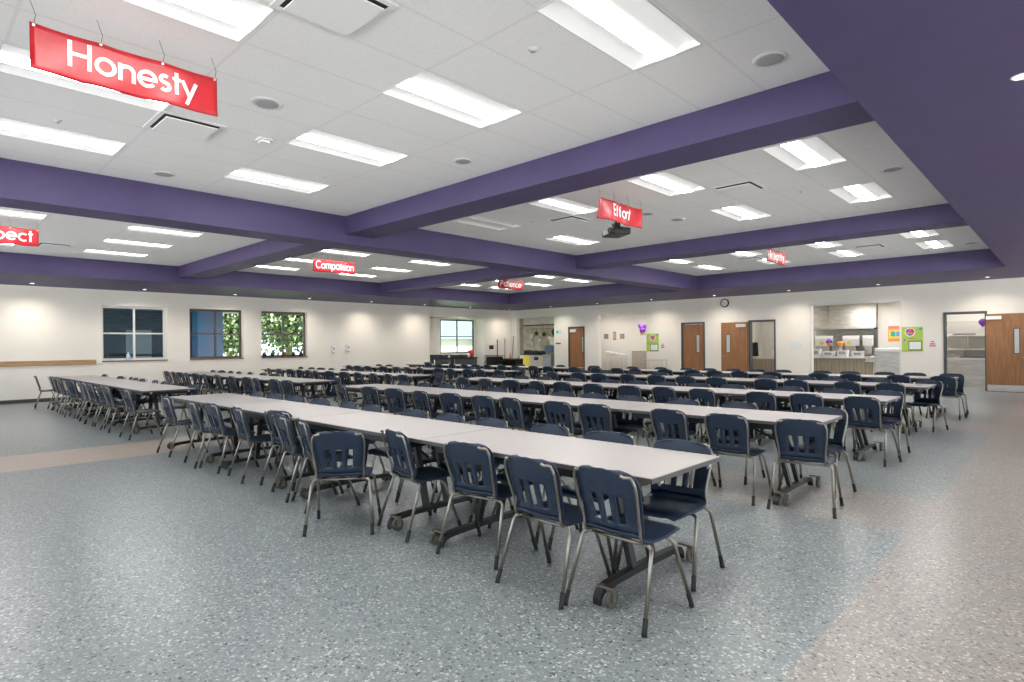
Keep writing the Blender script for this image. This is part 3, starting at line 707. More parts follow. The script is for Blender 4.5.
# ---------------------------------------------------------------- tables
TL, TW, TH = 2.046, .86, .757
def make_table():
    t = thing('folding_table', '', 'table')
    bm = bmesh.new(); bm_box(bm, -TL/2+.004, TL/2-.004, -TW/2+.004, TW/2-.004, TH-.004, TH)
    obj('tabletop', bm, M['laminate'], t)
    bm = bmesh.new(); bm_box(bm, -TL/2, TL/2, -TW/2, TW/2, TH-.030, TH-.0045); obj('edge_band', bm, M['edge'], t)
    bm = bmesh.new(); a, b = TL/2-.14, TW/2-.035
    for d in ((-a, a, -b, -b+.03), (-a, a, b-.03, b), (-a, -a+.03, -b+.03, b-.03), (a-.03, a, -b+.03, b-.03)): bm_box(bm, *d, TH-.085, TH-.030)
    bm_box(bm, -a+.03, a-.03, -.015, .015, TH-.07, TH-.031)
    obj('apron', bm, M['steel_dark'], t)
    for s in (-1, 1):
        bx = s*.70
        bm = bmesh.new()
        P = catmull([(bx, -.50, .018), (bx, -.475, .058), (bx, -.42, .082), (bx, -.2, .092), (bx, .2, .092), (bx, .42, .082), (bx, .475, .058), (bx, .50, .018)], 4)
        ring = []
        for p in P:
            ring.append([bm.verts.new((p.x+dx, p.y, max(.001, p.z+dz))) for dx, dz in ((-.026, -.02), (.026, -.02), (.026, .02), (-.026, .02))])
        for i in range(len(ring)-1):
            for k in range(4): bm.faces.new((ring[i][k], ring[i][(k+1) % 4], ring[i+1][(k+1) % 4], ring[i+1][k]))
        bm.faces.new(ring[0]); bm.faces.new(ring[-1])
        ft = obj('foot_bar', bm, M['steel_post'], t)
        for y in (-.115, .115):
            bm = bmesh.new(); x1 = bx-s*.155
            v = []
            for (xx, zz) in ((bx, .10), (x1, TH-.05)):
                v.append([bm.verts.new((xx+dx, y+dy, zz)) for dx, dy in ((-.02, -.026), (.02, -.026), (.02, .026), (-.02, .026))])
            for k in range(4): bm.faces.new((v[0][k], v[0][(k+1) % 4], v[1][(k+1) % 4], v[1][k]))
            bm.faces.new(v[0]); bm.faces.new(v[1]); obj('leg', bm, M['steel_post'], t)
        bm = bmesh.new(); bm_tube(bm, [(bx-s*.12, 0, .5), (s*.12, 0, TH-.06)], .012, 6); obj('brace', bm, M['steel_dark'], t)
        for y in (-.475, .475):
            cx = bx+s*.085
            bm = bmesh.new(); bm_cyl(bm, (cx, y, .0505), .05, .026, 'X', 20); w = obj('caster', bm, M['wheel'], t)
            for v_ in w.data.polygons: pass
            bm = bmesh.new(); bm_box(bm, cx-.02, cx-.015, y-.018, y+.018, .035, .115); bm_box(bm, cx+.015, cx+.02, y-.018, y+.018, .035, .115); bm_box(bm, min(bx, cx)+.0, max(bx, cx)+.02*1, y-.018, y+.018, .105, .118)
            bm_cyl(bm, (cx, y, .0505), .012, .042, 'X', 10)
            obj('caster_fork', bm, M['chrome'], w)
    for s in (-1, 1):
        for y in (-.30, .30):
            bm = bmesh.new(); bm_box(bm, s*(TL/2-.05), s*(TL/2-.012), y-.015, y+.015, TH-.05, TH-.0305); bm_cyl(bm, (s*(TL/2-.03), y, TH-.055), .008, .02, 'Z', 8); obj('connector', bm, M['stainless'], t)
    return t
M['wheel'] = mat('olive rubber wheel', (.10, .095, .07), .5)
tab0 = None
for b, x0 in (('R', -1.65), ('L', -11.52)):
    for r in TC:
        for k in range(4):
            loc = (x0-TL/2-k*(TL+.006), TC[r], 0)
            if b == 'L': loc = (x0+(.25 if r in (4,) else 0)+(.45 if r == 5 else 0)-TL/2-k*(TL+.006), TC[r]+.08, 0)
            lab = 'long white-topped folding table, %s of the %s, %s block, counted from its right end' % (ordw[k], ROWW[r], 'right-hand' if b == 'R' else 'left-hand')
            g = 'cafeteria tables in rows'
            if tab0 is None: tab0 = make_table(); tab0.location = loc; tab0['label'] = lab; tab0['group'] = g
            else: dup(tab0, loc, 0, lab, g)

# ---------------------------------------------------------------- doors
def door(n, x0, x1, z1, leaf=None, glass=None, handle=None, closer=None, frame=True, yleaf=WB+.03, yf=WB):
    d = thing('door_%d' % n, '', 'door', ((x0+x1)/2, WB, 0)); del d['label']; del d['category']; d['kind'] = 'structure'
    ox = (x0+x1)/2
    if frame:
        bm = bmesh.new(); f = .055
        bm_box(bm, x0-ox, x0-ox+f, -.03, WT+.01, 0, z1); bm_box(bm, x1-ox-f, x1-ox, -.03, WT+.01, 0, z1); bm_box(bm, x0-ox+f, x1-ox-f, -.03, WT+.01, z1-f*1.3, z1)
        obj('door_frame', bm, M['frame_dark'], d)
    if leaf:
        a, b, h, yl = leaf; g = glass
        bm = bmesh.new()
        us = sorted({a, b, g[0], g[1]}); zs = sorted({.01, h, g[2], g[3]})
        for i in range(3):
            for k in range(3):
                if i == 1 and k == 1: continue
                bm_box(bm, us[i]-ox, us[i+1]-ox, yl-WB, yl-WB+.045, zs[k], zs[k+1])
        bmesh.ops.remove_doubles(bm, verts=bm.verts, dist=1e-4)
        lf = obj('door_leaf', bm, M['wood'], d)
        bm = bmesh.new(); gx0, gx1, gz0, gz1 = g[0]-ox, g[1]-ox, g[2], g[3]; w = .018
        for q in ((gx0-w, gx0+.004, gz0-w, gz1+w), (gx1-.004, gx1+w, gz0-w, gz1+w), (gx0+.004, gx1-.004, gz0-w, gz0+.004), (gx0+.004, gx1-.004, gz1-.004, gz1+w)): bm_box(bm, q[0], q[1], yl-WB-.006, yl-WB, q[2], q[3])
        obj('glass_stop', bm, M['frame_dark'], lf)
        box_obj('vision_glass', (gx0, gx1, yl-WB+.015, yl-WB+.022, gz0, gz1), M['vglass'], lf)
        if handle:
            hx, hz, dr = handle; bm = bmesh.new(); y = yl-WB
            bm_cyl(bm, (hx-ox, y-.012, hz), .028, .024, 'Y', 14); bm_tube(bm, [(hx-ox, y-.03, hz), (hx-ox, y-.055, hz), (hx-ox+dr*.02, y-.06, hz), (hx-ox+dr*.17, y-.06, hz)], .012, 8)
            obj('door_handle', bm, M['chrome'], lf)
        if closer: obj('door_closer', (lambda bm: (bm_box(bm, closer[0]-ox, closer[1]-ox, yl-WB-.06, yl-WB, closer[2], closer[3]), bm_bevel(bm, .008), bm)[2])(bmesh.new()), M['white_metal'], lf)
        return d, lf, ox, yl
    return d
M['vglass'] = mat('wired glass', (.55, .56, .52), .15, 0, .6)
door(1, -17.33, -16.38, 2.32, (-17.27, -16.44, 2.24, WB+.02), (-16.56, -16.47, 1.12, 1.84), (-16.53, 1.0, -1), (-17.22, -16.88, 2.06, 2.2))
door(2, -11.50, -10.49, 2.33, (-11.44, -10.55, 2.25, WB+.02), (-10.86, -10.73, 1.13, 1.82), (-10.62, 1.0, -1))
door(3, -8.76, -7.78, 2.33, (-9.80, -8.77, 2.27, WB-.075), (-9.59, -9.45, 1.13, 1.80), (-9.74, 1.0, 1), (-9.20, -8.84, 2.08, 2.2))
d, lf, ox, yl = door(4, -2.82, -1.78, 2.36, (-1.80, -.74, 2.26, WB-.075), (-1.175, -1.065, 1.12, 1.82), (-.88, 1.0, -1), (-1.80, -1.45, 2.10, 2.2))
box_obj('kick_plate', (-1.78-ox, -.76-ox, yl-WB-.006, yl-WB-.001, .02, .2), M['stainless'], lf)
# white trims around wide openings
def casing(n, x0, x1, z1, m):
    bm = bmesh.new(); w = .05
    bm_box(bm, x0-w, x0+.012, -.02, WT+.01, 0, z1+w); bm_box(bm, x1-.012, x1+w, -.02, WT+.01, 0, z1+w); bm_box(bm, x0+.012, x1-.012, -.02, WT+.01, z1-.012, z1+w)
    for v in bm.verts: v.co.y += WB
    struct(obj('trim_%d' % n, bm, m))
casing(11, -6.58, -3.95, 2.77, M['wall_white']); casing(12, -20.71, -18.18, 2.86, M['wall'])

# ---------------------------------------------------------------- wall fittings
def clock():
    t = thing('wall_clock', 'round black rimmed wall clock above the left of two brown doors', 'clock', (-9.67, WB, 3.03))
    bm = bmesh.new(); n = 36
    ring = [(.135, -.05), (.165, -.045), (.17, 0), (.13, 0)]
    rr = [[bm.verts.new((r*math.cos(k*2*math.pi/n), y, r*math.sin(k*2*math.pi/n))) for k in range(n)] for r, y in ring]
    for i in range(4):
        for k in range(n): f = bm.faces.new((rr[i][k], rr[i][(k+1) % n], rr[(i+1) % 4][(k+1) % n], rr[(i+1) % 4][k])); f.smooth = True
    obj('rim', bm, M['black'], t)
    bm = bmesh.new(); bm_cyl(bm, (0, -.015, 0), .138, .012, 'Y', 36); face = obj('dial', bm, M['white_print'], t)
    bm = bmesh.new()
    for k in range(12):
        a = k*math.pi/6; c, s = math.cos(a), math.sin(a)
        v = [bm.verts.new((c*r-s*w, -.0225, s*r+c*w)) for r, w in ((.108, -.003), (.125, -.003), (.125, .003), (.108, .003))]; bm.faces.new(v)
    obj('hour_mark', bm, M['black'], face)
    for nm, a, L, w in (('hour_hand', 160, .07, .006), ('minute_hand', 150, .10, .004)):
        a = math.radians(a); bm = bmesh.new(); c, s = math.cos(a), math.sin(a)
        bm.faces.new([bm.verts.new((c*r-s*q, -.026, s*r+c*q)) for r, q in ((-.02, -w), (L, -w*.5), (L, w*.5), (-.02, w))]); obj(nm, bm, M['black'], t)
clock()
def disp(y, z, lab):
    t = thing('soap_dispenser', lab, 'dispenser', (WL, y, z), 0, 'white dispensers on the left wall')
    bm = bmesh.new(); bm_box(bm, 0, .11, -.07, .07, -.13, .13); bm_bevel(bm, .02, 3); obj('housing', bm, M['white_print'], t)
    bm = bmesh.new(); bm_box(bm, .108, .114, -.03, .03, -.02, .06); obj('window', bm, M['grey_plastic'], t)
    bm = bmesh.new(); bm_box(bm, .02, .10, -.04, .04, -.155, -.13); obj('nozzle', bm, M['grey_plastic'], t)
disp(11.86, 1.39, 'white wall dispenser right of the windows, left one'); disp(12.52, 1.43, 'white wall dispenser right of the windows, right one')
t = thing('wall_plate', 'dark square control plate on the wall right of the alcove', 'control panel', (WL, 20.62, 1.38))
box_obj('plate', (0, .015, -.15, .15, -.10, .10), M['steel_post'], t, .003)
box_obj('switch', (.015, .022, -.08, .08, -.05, .05), M['black'], t)
# exit sign, reader, paper, frames
t = thing('exit_sign', 'green and white emergency exit sign left of the narrow brown door', 'sign', (-17.91, WB-.001, 2.04))
box_obj('panel', (-.175, .175, -.02, 0, -.13, .13), M['paper'], t)
box_obj('green_field', (-.165, .165, -.024, -.02, -.02, .12), M['exit_green'], t)
bm = bmesh.new()                                    # running figure pictogram and arrow
for q in (((-.02, .095), (.02, .095), (.02, .065), (-.02, .065)), ((-.03, .06), (.02, .06), (.03, .0), (-.01, .0)), ((.05, .11), (.13, .11), (.13, -.01), (.05, -.01))):
    bm.faces.new([bm.verts.new((a, -.0255, b)) for a, b in q])
obj('pictogram', bm, M['paper'], t)
t = thing('card_reader', 'small black card reader bar below the green exit sign', 'reader', (-17.95, WB+.002, 1.545)); box_obj('housing', (-.14, .14, -.03, 0, -.03, .03), M['black'], t, .005); box_obj('slot', (-.10, .10, -.032, -.03, -.004, .004), M['grey_plastic'], t)
t = thing('notice', 'small blank white notice right of the narrow brown door', 'notice', (-16.12, WB+.002, 1.46)); box_obj('sheet', (-.15, .15, -.006, 0, -.10, .10), M['paper'], t); box_obj('tape', (-.03, .03, -.008, -.006, .085, .105), M['grey_plastic'], t)
t = thing('wall_panel', 'white metal access panel between open doorway and serving window', 'panel', (-7.10, WB, 1.39)); box_obj('plate', (-.20, .20, -.012, 0, -.125, .125), M['white_metal'], t, .003); box_obj('latch', (.15, .17, -.016, -.012, -.01, .01), M['grey_plastic'], t)

def pie(bm, cx, cz, r, a0, a1, y, mi, n=8):
    f = bm.faces.new([bm.verts.new((cx, y, cz))]+[bm.verts.new((cx+r*math.cos(math.radians(a0+(a1-a0)*k/n)), y, cz+r*math.sin(math.radians(a0+(a1-a0)*k/n)))) for k in range(n+1)]); f.material_index = mi
def rect(bm, x0, x1, z0, z1, y, mi=0):
    f = bm.faces.new([bm.verts.new(p) for p in ((x0, y, z0), (x1, y, z0), (x1, y, z1), (x0, y, z1))]); f.material_index = mi
def food_poster(x, z, w, h, lab, wheel=(-.06, .22)):
    t = thing('poster', lab, 'poster', (x, WB, z), 0, 'lime green menu posters')
    box_obj('board', (-w/2, w/2, -.012, 0, -h/2, h/2), M['green'], t)
    bm = bmesh.new()
    cols = [M['paper'], M['red'], M['orange'], M['purple_paper'], M['teal'], M['blue'], M['pink']]
    pie(bm, wheel[0], wheel[1], .14, 0, 360, -.014, 0, 30)
    for k, c in enumerate((1, 6, 3, 2, 4, 6)): pie(bm, wheel[0], wheel[1], .115, k*60, k*60+60, -.016, c)
    rect(bm, w/2-.10, w/2-.03, h/2-.10, h/2-.03, -.014, 5); rect(bm, -.10, .08, .01, .03, -.014, 1)
    obj('food_wheel', bm, cols, t)
    bm = bmesh.new(); bm_box(bm, -.10, w/2-.03, -.02, -.012, -h/2+.03, -.05); fr = obj('menu_frame', bm, M['frame_dark'], t)
    box_obj('menu_sheet', (-.08, w/2-.05, -.023, -.02, -h/2+.06, -.08), M['paper'], fr)
    bm = bmesh.new(); pie(bm, -w/2+.07, -.03, .03, 0, 360, -.014, 0, 12); obj('sticker', bm, M['purple_paper'], t)
food_poster(-3.62, 1.555, .56, .77, 'lime green poster with a round food chart left of the rightmost doorway')
food_poster(-12.82, 1.53, .58, .76, 'lime green poster with frame beside the corridor opening', (.0, .2))
for x, z, lab in ((-3.10, 1.42, 'small red and white notice right of the lime poster near the rightmost doorway'), (-12.35, 1.41, 'small red and white notice right of the lime poster beside the corridor')):
    t = thing('notice', lab, 'notice', (x, WB+.002, z)); box_obj('sheet', (-.11, .11, -.006, 0, -.13, .13), M['paper'], t)
    bm = bmesh.new(); rect(bm, -.08, .08, -.10, -.06, -.0075); rect(bm, -.07, .07, -.04, .0, -.0075); rect(bm, -.04, .04, .03, .07, -.0075); obj('red_print', bm, mat('red print', (.72, .10, .08), .6), t)

# ---------------------------------------------------------------- corridor things
for x, z, w, h, c1, lab in ((-16.84, 1.87, .25, .24, 'purple_paper', 'leftmost small framed picture on the corridor wall'), (-16.34, 1.89, .17, .40, 'sill', 'narrow upright framed picture in the middle of the corridor wall'), (-15.9, 1.86, .24, .24, 'orange', 'rightmost small framed picture on the corridor wall')):
    t = thing('picture_frame', lab, 'picture', (x, 24.5, z), 0, 'pictures on the corridor wall')
    box_obj('frame', (-w/2, w/2, -.02, 0, -h/2, h/2), M['sill'], t, .004); box_obj('print', (-w*.36, w*.36, -.023, -.02, -h*.36, h*.36), mat('print', {'purple_paper': (.3, .2, .4), 'sill': (.55, .45, .35), 'orange': (.5, .3, .22)}[c1], .5), t)
    bm = bmesh.new(); pie(bm, 0, 0, w*.22, 0, 360, -.025, 0, 14); obj('motif', bm, M['teal'] if c1 == 'purple_paper' else M['rail_wood'], t)
t = thing('drafting_table', 'tall thin-legged stand with a slanted white top in the corridor', 'table', (-15.95, 24.0, 0))
bm = bmesh.new(); bm_box(bm, -.5, .5, -.22, .22, 1.03, 1.06)
for v in bm.verts: v.co.z += -.17*v.co.x
obj('tabletop', bm, M['white_print'], t)
bm = bmesh.new(); bm_box(bm, -.45, .45, -.2, .2, .955, .985); obj('shelf', bm, M['stainless'], t)
for sx in (-.45, .45):
    for sy in (-.19, .19): bm = bmesh.new(); bm_tube(bm, [(sx, sy, 0.001), (sx, sy, .99)], .014, 8); obj('leg', bm, M['stainless'], t)
t = thing('metal_cabinet', 'tan two-drawer cabinet at the right side of the corridor opening', 'cabinet', (-14.05, 23.3, 0))
bm = bmesh.new(); bm_box(bm, -.42, .42, -.25, .25, .02, 1.17); bm_bevel(bm, .01); obj('body', bm, mat('tan metal', (.48, .41, .33), .5), t)
for z0 in (.06, .62):
    dr = box_obj('drawer', (-.39, .39, -.262, -.25, z0, z0+.5), mat('tan drawer', (.52, .45, .36), .5), t); box_obj('handle', (-.1, .1, -.28, -.262, z0+.38, z0+.41), M['stainless'], dr)
t = thing('wire_cart', 'low grey metal rack standing against the wall below the lime poster', 'rack', (-12.55, 21.75, 0))
bm = bmesh.new(); bm_box(bm, -.45, .45, -.22, .22, .80, .825); obj('top_shelf', bm, M['stainless'], t); bm = bmesh.new(); bm_box(bm, -.44, .44, -.21, .21, .3, .32); obj('lower_shelf', bm, M['stainless'], t)
for sx in (-.43, .43):
    for sy in (-.2, .2): bm = bmesh.new(); bm_tube(bm, [(sx, sy, 0.001), (sx, sy, .80)], .014, 8); obj('leg', bm, M['stainless'], t)
t = thing('balloon_cluster', 'violet balloon cluster hanging in the corridor opening', 'balloons', (-14.1, 23.3, 2.2))
for k, (dx, dy, dz) in enumerate(((0, 0, 0), (.13, .05, .06), (-.1, .04, .1), (.05, -.06, -.12), (.12, 0, -.1))):
    bm = bmesh.new(); bm_lathe(bm, [(.005, -.15), (.03, -.11), (.085, -.04), (.1, .03), (.07, .09), (.02, .115)], (dx, dy, dz), 14); obj('balloon', bm, M['purple_paper'], t)
bm = bmesh.new(); bm_tube(bm, [(0, 0, .1), (0, 0, .75)], .002, 4); obj('string', bm, M['paper'], t)
t = thing('paper_sign', 'orange tan hanging tag below the violet balloons', 'sign', (-14.0, 23.25, 1.93)); box_obj('card', (-.14, .14, -.004, .004, -.06, .06), mat('tan card', (.7, .5, .3), .6), t); bm = bmesh.new(); bm_tube(bm, [(0, 0, .05), (0, 0, .12)], .002, 4); obj('string', bm, M['paper'], t)

# ---------------------------------------------------------------- kitchen
def panel_light(x, y, z, w, l, lab, e):
    t = thing('panel_light', lab, 'ceiling light', (x, y, z)); bm = bmesh.new()
    bm_box(bm, -w/2-.02, w/2+.02, -l/2-.02, l/2+.02, -.015, -.001); obj('frame', bm, M['white_metal'], t); box_obj('diffuser', (-w/2, w/2, -l/2, l/2, -.02, -.0155), e, t)
EK = mat('kitchen panel glow', (1, 1, 1), .5, emit=(1, .96, .90), estr=11)
panel_light(-5.75, 23.3, 2.92, .6, 1.2, 'ceiling panel light in the kitchen, left of two near the serving window top', EK)
panel_light(-4.6, 23.6, 2.92, .6, 1.2, 'ceiling panel light in the kitchen, right of two near the serving window top', EK)
panel_light(-8.2, 24.2, 2.92, .6, 1.2, 'ceiling panel light in the kitchen behind the half open doorway', EK)
panel_light(-2.3, 23.8, 2.92, .6, 1.2, 'ceiling panel light in the room behind the rightmost doorway', EK)
EC = mat('corridor panel glow', (1, 1, 1), .5, emit=(1, .96, .90), estr=10)
panel_light(-14.0, 23.2, 2.95, 1.2, .6, 'ceiling panel light at the top right of the corridor opening', EC)
panel_light(-16.4, 23.2, 2.95, 1.2, .6, 'ceiling panel light in the corridor, out of sight to the left', EC)
panel_light(-20.2, 23.0, 2.95, .6, .6, 'dim ceiling panel light in the storage nook', mat('dim panel glow', (1, 1, 1), .5, emit=(1, .95, .88), estr=2.5))
# range hood
t = thing('range_hood', 'large stainless range hood filling the top of the serving window', 'range hood', (-6.35, 25.0, 0))
bm = bmesh.new(); bm_box(bm, -1.2, 1.185, -.35, .75, 2.0, 2.9)
for v in bm.verts:
    if v.co.z > 2.5 and v.co.y < 0: v.co.y += .12
obj('canopy', bm, M['stainless'], t); box_obj('lip', (-1.22, 1.14, -.38, -.34, 1.96, 2.02), M['stainless'], t); box_obj('seam', (-.42, -.41, -.30, -.2, 2.03, 2.88), M['frame_dark'], t)
box_obj('filter', (-1.1, 1.0, -.2, .6, 1.965, 1.995), M['frame_dark'], t)
# serving counter
t = thing('serving_counter', 'serving counter with grey brown slatted front and pale top', 'counter', (-6.1, 23.45, 0))
box_obj('base', (-1.05, 1.12, -.05, .45, 0.001, .90), M['slat_wood'], t); box_obj('countertop', (-1.08, 1.20, -.15, .5, .90, .95), M['white_print'], t, .006)
box_obj('end_panel', (1.12, 1.32, -.1, .45, 0.001, 1.05), mat('cream panel', (.66, .58, .46), .6), t)
bm = bmesh.new()
for k in range(18): bm_box(bm, -1.0+k*.12, -.985+k*.12, -.058, -.05, .05, .88)
obj('batten', bm, mat('pale batten', (.40, .34, .26), .6), t)
t = thing('sneeze_guard', 'glass food guard on thin steel posts over the serving counter', 'food guard', (-6.1, 23.5, .95))
bm = bmesh.new(); bm_box(bm, -1.0, 1.05, -.004, .004, .34, .62)
for v in bm.verts: v.co.y += (v.co.z-.34)*.4
obj('glass_sheet', bm, M['glass'], t)
for x in (-1.0, 0, 1.05): bm = bmesh.new(); bm_tube(bm, [(x, .03, 0), (x, .03, .36), (x, .12, .62)], .012, 8); obj('post', bm, M['stainless'], t)
box_obj('shelf', (-1.0, 1.05, .12, .38, .62, .635), M['stainless'], t)
boxes = [(-6.82, 23.4, .30, .28, 'tall white folded tray stack at the left end of the serving counter'), (-6.38, 23.38, .34, .20, 'white tray box left of centre on the serving counter'), (-5.92, 23.4, .3, .24, 'white tray box at the middle of the serving counter'), (-5.45, 23.4, .32, .2, 'white tray box right of centre on the serving counter')]
for x, y, w, h, lab in boxes:
    t = thing('food_tray', lab, 'tray', (x, y, .95), 0, 'white trays on the serving counter')
    bm = bmesh.new(); bm_box(bm, -w/2, w/2, -.1, .1, 0, h)
    for v in bm.verts:
        if v.co.z > .01: v.co.x *= 1.15; v.co.y *= 1.15
    obj('body', bm, M['white_print'], t); box_obj('opening', (-w*.35, w*.35, -.118, -.100, h*.35, h*.8), M['speaker'], t)
t = thing('draped_towel', 'white cloth hanging over the right end of the serving counter', 'cloth', (-5.0, 23.28, .96))
bm = bmesh.new(); g = {}
for i in range(9):
    for k in range(9):
        x = -.18+.045*i; s = k/8
        g[i, k] = bm.verts.new((x+.02*math.sin(s*4+i), .12-.16*min(1, s*2.2)-.01+.012*math.sin(i*1.4), .02-.32*max(0, s-.4)))
for i in range(8):
    for k in range(8): bm.faces.new((g[i, k], g[i+1, k], g[i+1, k+1], g[i, k+1])).smooth = True
bmesh.ops.solidify(bm, geom=list(bm.faces), thickness=.006); obj('cloth_fold', bm, M['white_print'], t)
# back counter appliances with menu boards
t = thing('back_counter', 'stainless cooking line along the kitchen rear wall', 'counter', (-6.4, 25.3, 0))
box_obj('cabinet', (-1.15, 1.05, -.3, .65, 0.001, .95), M['stainless'], t); box_obj('worktop', (-1.15, 1.05, -.34, .68, .95, 1.0), M['stainless'], t); box_obj('backsplash', (-1.15, 1.05, .62, .68, 1.0, 1.96), M['stainless'], t)
for x, w, lab in ((-6.9, .62, 'white menu board with yellow spot behind the serving counter, left one'), (-5.98, .56, 'white menu board with yellow spot behind the serving counter, middle one'), (-5.42, .34, 'white upright appliance right of the menu boards')):
    t = thing('menu_board', lab, 'board', (x, 24.7, 0)); box_obj('panel', (-w/2, w/2, -.03, .03, 1.33, 1.72), M['white_print'], t, .006)
    if w > .4: bm = bmesh.new(); pie(bm, -.08, 1.45, .07, 0, 360, -.033, 0, 14); obj('yellow_spot', bm, M['yellow'], t)
    box_obj('stand', (-w*.3, w*.3, -.02, .25, .999, 1.33), M['stainless'], t)
t = thing('cupcake_decoration', 'purple paper cupcake decoration on the left menu board', 'decoration', (-6.72, 24.66, 1.47)); bm = bmesh.new(); bm_lathe(bm, [(.10, -.01), (.12, .03), (.08, .1), (.03, .15)], n=12); obj('frosting', bm, M['purple_paper'], t)
bm = bmesh.new(); bm_lathe(bm, [(.06, -.12), (.09, -.01)], n=12); obj('cup', bm, M['orange'], t)
t = thing('paper_pumpkin', 'orange paper pumpkin standing on the serving counter', 'decoration', (-6.05, 23.62, .95))
bm = bmesh.new(); n = 20
prof = [(.03, .38), (.10, .40), (.13, .47), (.11, .54), (.04, .56)]
rg = [[bm.verts.new((r*(1+.08*math.cos(5*a))*math.cos(a), r*(1+.08*math.cos(5*a))*math.sin(a), z)) for a in [k*2*math.pi/n for k in range(n)]] for r, z in prof]
for i in range(len(rg)-1):
    for k in range(n): bm.faces.new((rg[i][k], rg[i][(k+1) % n], rg[i+1][(k+1) % n], rg[i+1][k])).smooth = True
obj('pumpkin', bm, M['orange'], t); bm = bmesh.new(); bm_tube(bm, [(0, 0, .55), (.01, 0, .60)], .015, 6); obj('stem', bm, M['leaf'], t); bm = bmesh.new(); bm_cyl(bm, (0, 0, .19), .05, .379); obj('stand', bm, M['white_print'], t)
t = thing('milk_cooler', 'white-lidded stainless cooler at the right of the serving window', 'cooler', (-4.45, 23.5, 0))
bm = bmesh.new(); bm_box(bm, -.42, .36, -.35, .35, .08, 1.12); bm_bevel(bm, .015); obj('body', bm, M['stainless'], t)
bm = bmesh.new(); bm_box(bm, -.43, .37, -.36, .36, 1.12, 1.26); bm_bevel(bm, .03, 3); obj('lid', bm, M['white_print'], t)
for sx in (-.33, .28): bm = bmesh.new(); bm_cyl(bm, (sx, -.25, .041), .04, .03, 'X'); obj('caster', bm, M['rubber'], t)
# colourful poster on white kitchen wall
t = thing('poster', 'orange and teal poster on the white kitchen wall above the cooler', 'poster', (-4.62, 25.0, 1.79))
box_obj('sheet', (-.22, .28, -.01, 0, -.3, .26), M['orange'], t)
bm = bmesh.new(); rect(bm, -.19, .25, -.2, .12, -.012, 0); rect(bm, -.14, 0, -.12, .06, -.014, 1); rect(bm, .03, .20, -.12, .06, -.014, 2); rect(bm, -.2, .26, .17, .24, -.012, 3); obj('picture', bm, [M['yellow'], M['teal'], M['blue'], M['pink']], t)
# second doorway contents (x about -9.3 .. -8)
t = thing('prep_counter', 'counter with wood-look front behind the open doorway', 'counter', (-8.8, 23.75, 0)); box_obj('base', (-.9, .95, -.2, .35, 0.001, .84), M['slat_wood'], t); box_obj('countertop', (-.92, .97, -.25, .4, .84, .88), M['stainless'], t, .004)
t = thing('dark_apron', 'dark garment hanging in the open doorway', 'apron', (-9.12, 23.62, 0))
bm = bmesh.new(); bm_box(bm, -.12, .12, -.03, .03, .95, 1.5)
for v in bm.verts:
    if v.co.z > 1.2: v.co.x *= .8
bm_bevel(bm, .01); obj('cloth_body', bm, M['black'], t); bm = bmesh.new(); bm_tube(bm, [(0, .02, .885), (0, .02, 1.6)], .012, 6); bm_cyl(bm, (0, .02, .89), .06, .015); obj('stand', bm, M['stainless'], t)
t = thing('shelf_unit', 'stainless wire shelf with white cartons behind the open doorway', 'shelf', (-8.3, 24.6, 0))
for z in (.9, 1.25, 1.6): box_obj('shelf_board', (-.5, .5, -.2, .2, z, z+.02), M['stainless'], t)
for sx in (-.48, .48): bm = bmesh.new(); bm_tube(bm, [(sx, .15, 0.001), (sx, .15, 1.9)], .014, 6); obj('upright', bm, M['stainless'], t)
for k, (x, z, w, h) in enumerate(((-.25, .92, .4, .24), (.22, .92, .34, .2), (-.2, 1.27, .36, .25), (.25, 1.27, .3, .22))):
    t2 = thing('carton', ('lower left', 'lower right', 'upper left', 'upper right')[k]+' white carton on the wire shelf behind the open doorway', 'carton', (-8.3+x, 24.55, z), 0, 'cartons behind the open doorway'); box_obj('body', (-w/2, w/2, -.12, .12, 0, h), M['white_print'], t2, .004); box_obj('label_patch', (-w*.2, w*.2, -.122, -.1205, h*.3, h*.6), M['speaker'], t2)
t = thing('fruit_basket', 'yellow and red fruit pile on the top wire shelf', 'fruit basket', (-8.22, 24.5, 1.62)); bm = bmesh.new(); bm_lathe(bm, [(.12, 0), (.2, .08), (.19, .09)], n=16); obj('bowl', bm, M['yellow'], t)
for k, (dx, dz) in enumerate(((-.1, .1), (0, .12), (.1, .1), (.05, .17), (-.05, .17))):
    bm = bmesh.new(); bmesh.ops.create_icosphere(bm, subdivisions=2, radius=.06, matrix=Matrix.Translation((dx, 0, dz))); obj('fruit', bm, M['yellow'] if k % 2 else M['red'], t)
# rightmost doorway contents
t = thing('dish_counter', 'stainless counter with rolled edge inside the rightmost doorway', 'counter', (-2.45, 23.8, 0)); box_obj('base', (-.9, 1.0, -.2, .5, 0.001, .86), M['stainless'], t); box_obj('countertop', (-.95, 1.05, -.28, .55, .86, .93), M['white_metal'], t, .01)
t = thing('food_rack', 'white and steel warming shelf above the counter in the rightmost doorway', 'shelf', (-2.45, 23.95, .93))
for z, h in ((.26, .04), (.70, .03)): box_obj('shelf_board', (-.85, .95, -.2, .25, z, z+h), M['white_metal'], t)
box_obj('back_panel', (-.85, .95, .23, .25, .0, 1.2), mat('pale steel', (.55, .53, .48), .5, .4), t)
for sx in (-.83, -.05, .05, .93): bm = bmesh.new(); bm_tube(bm, [(sx, -.18, 0), (sx, -.18, .72)], .015, 8); obj('upright', bm, M['stainless'], t)
box_obj('top_sign', (-.5, .55, -.2, -.18, .80, 1.05), M['white_print'], t); box_obj('dark_strip', (-.35, .25, -.22, -.2, .75, .79), M['frame_dark'], t)
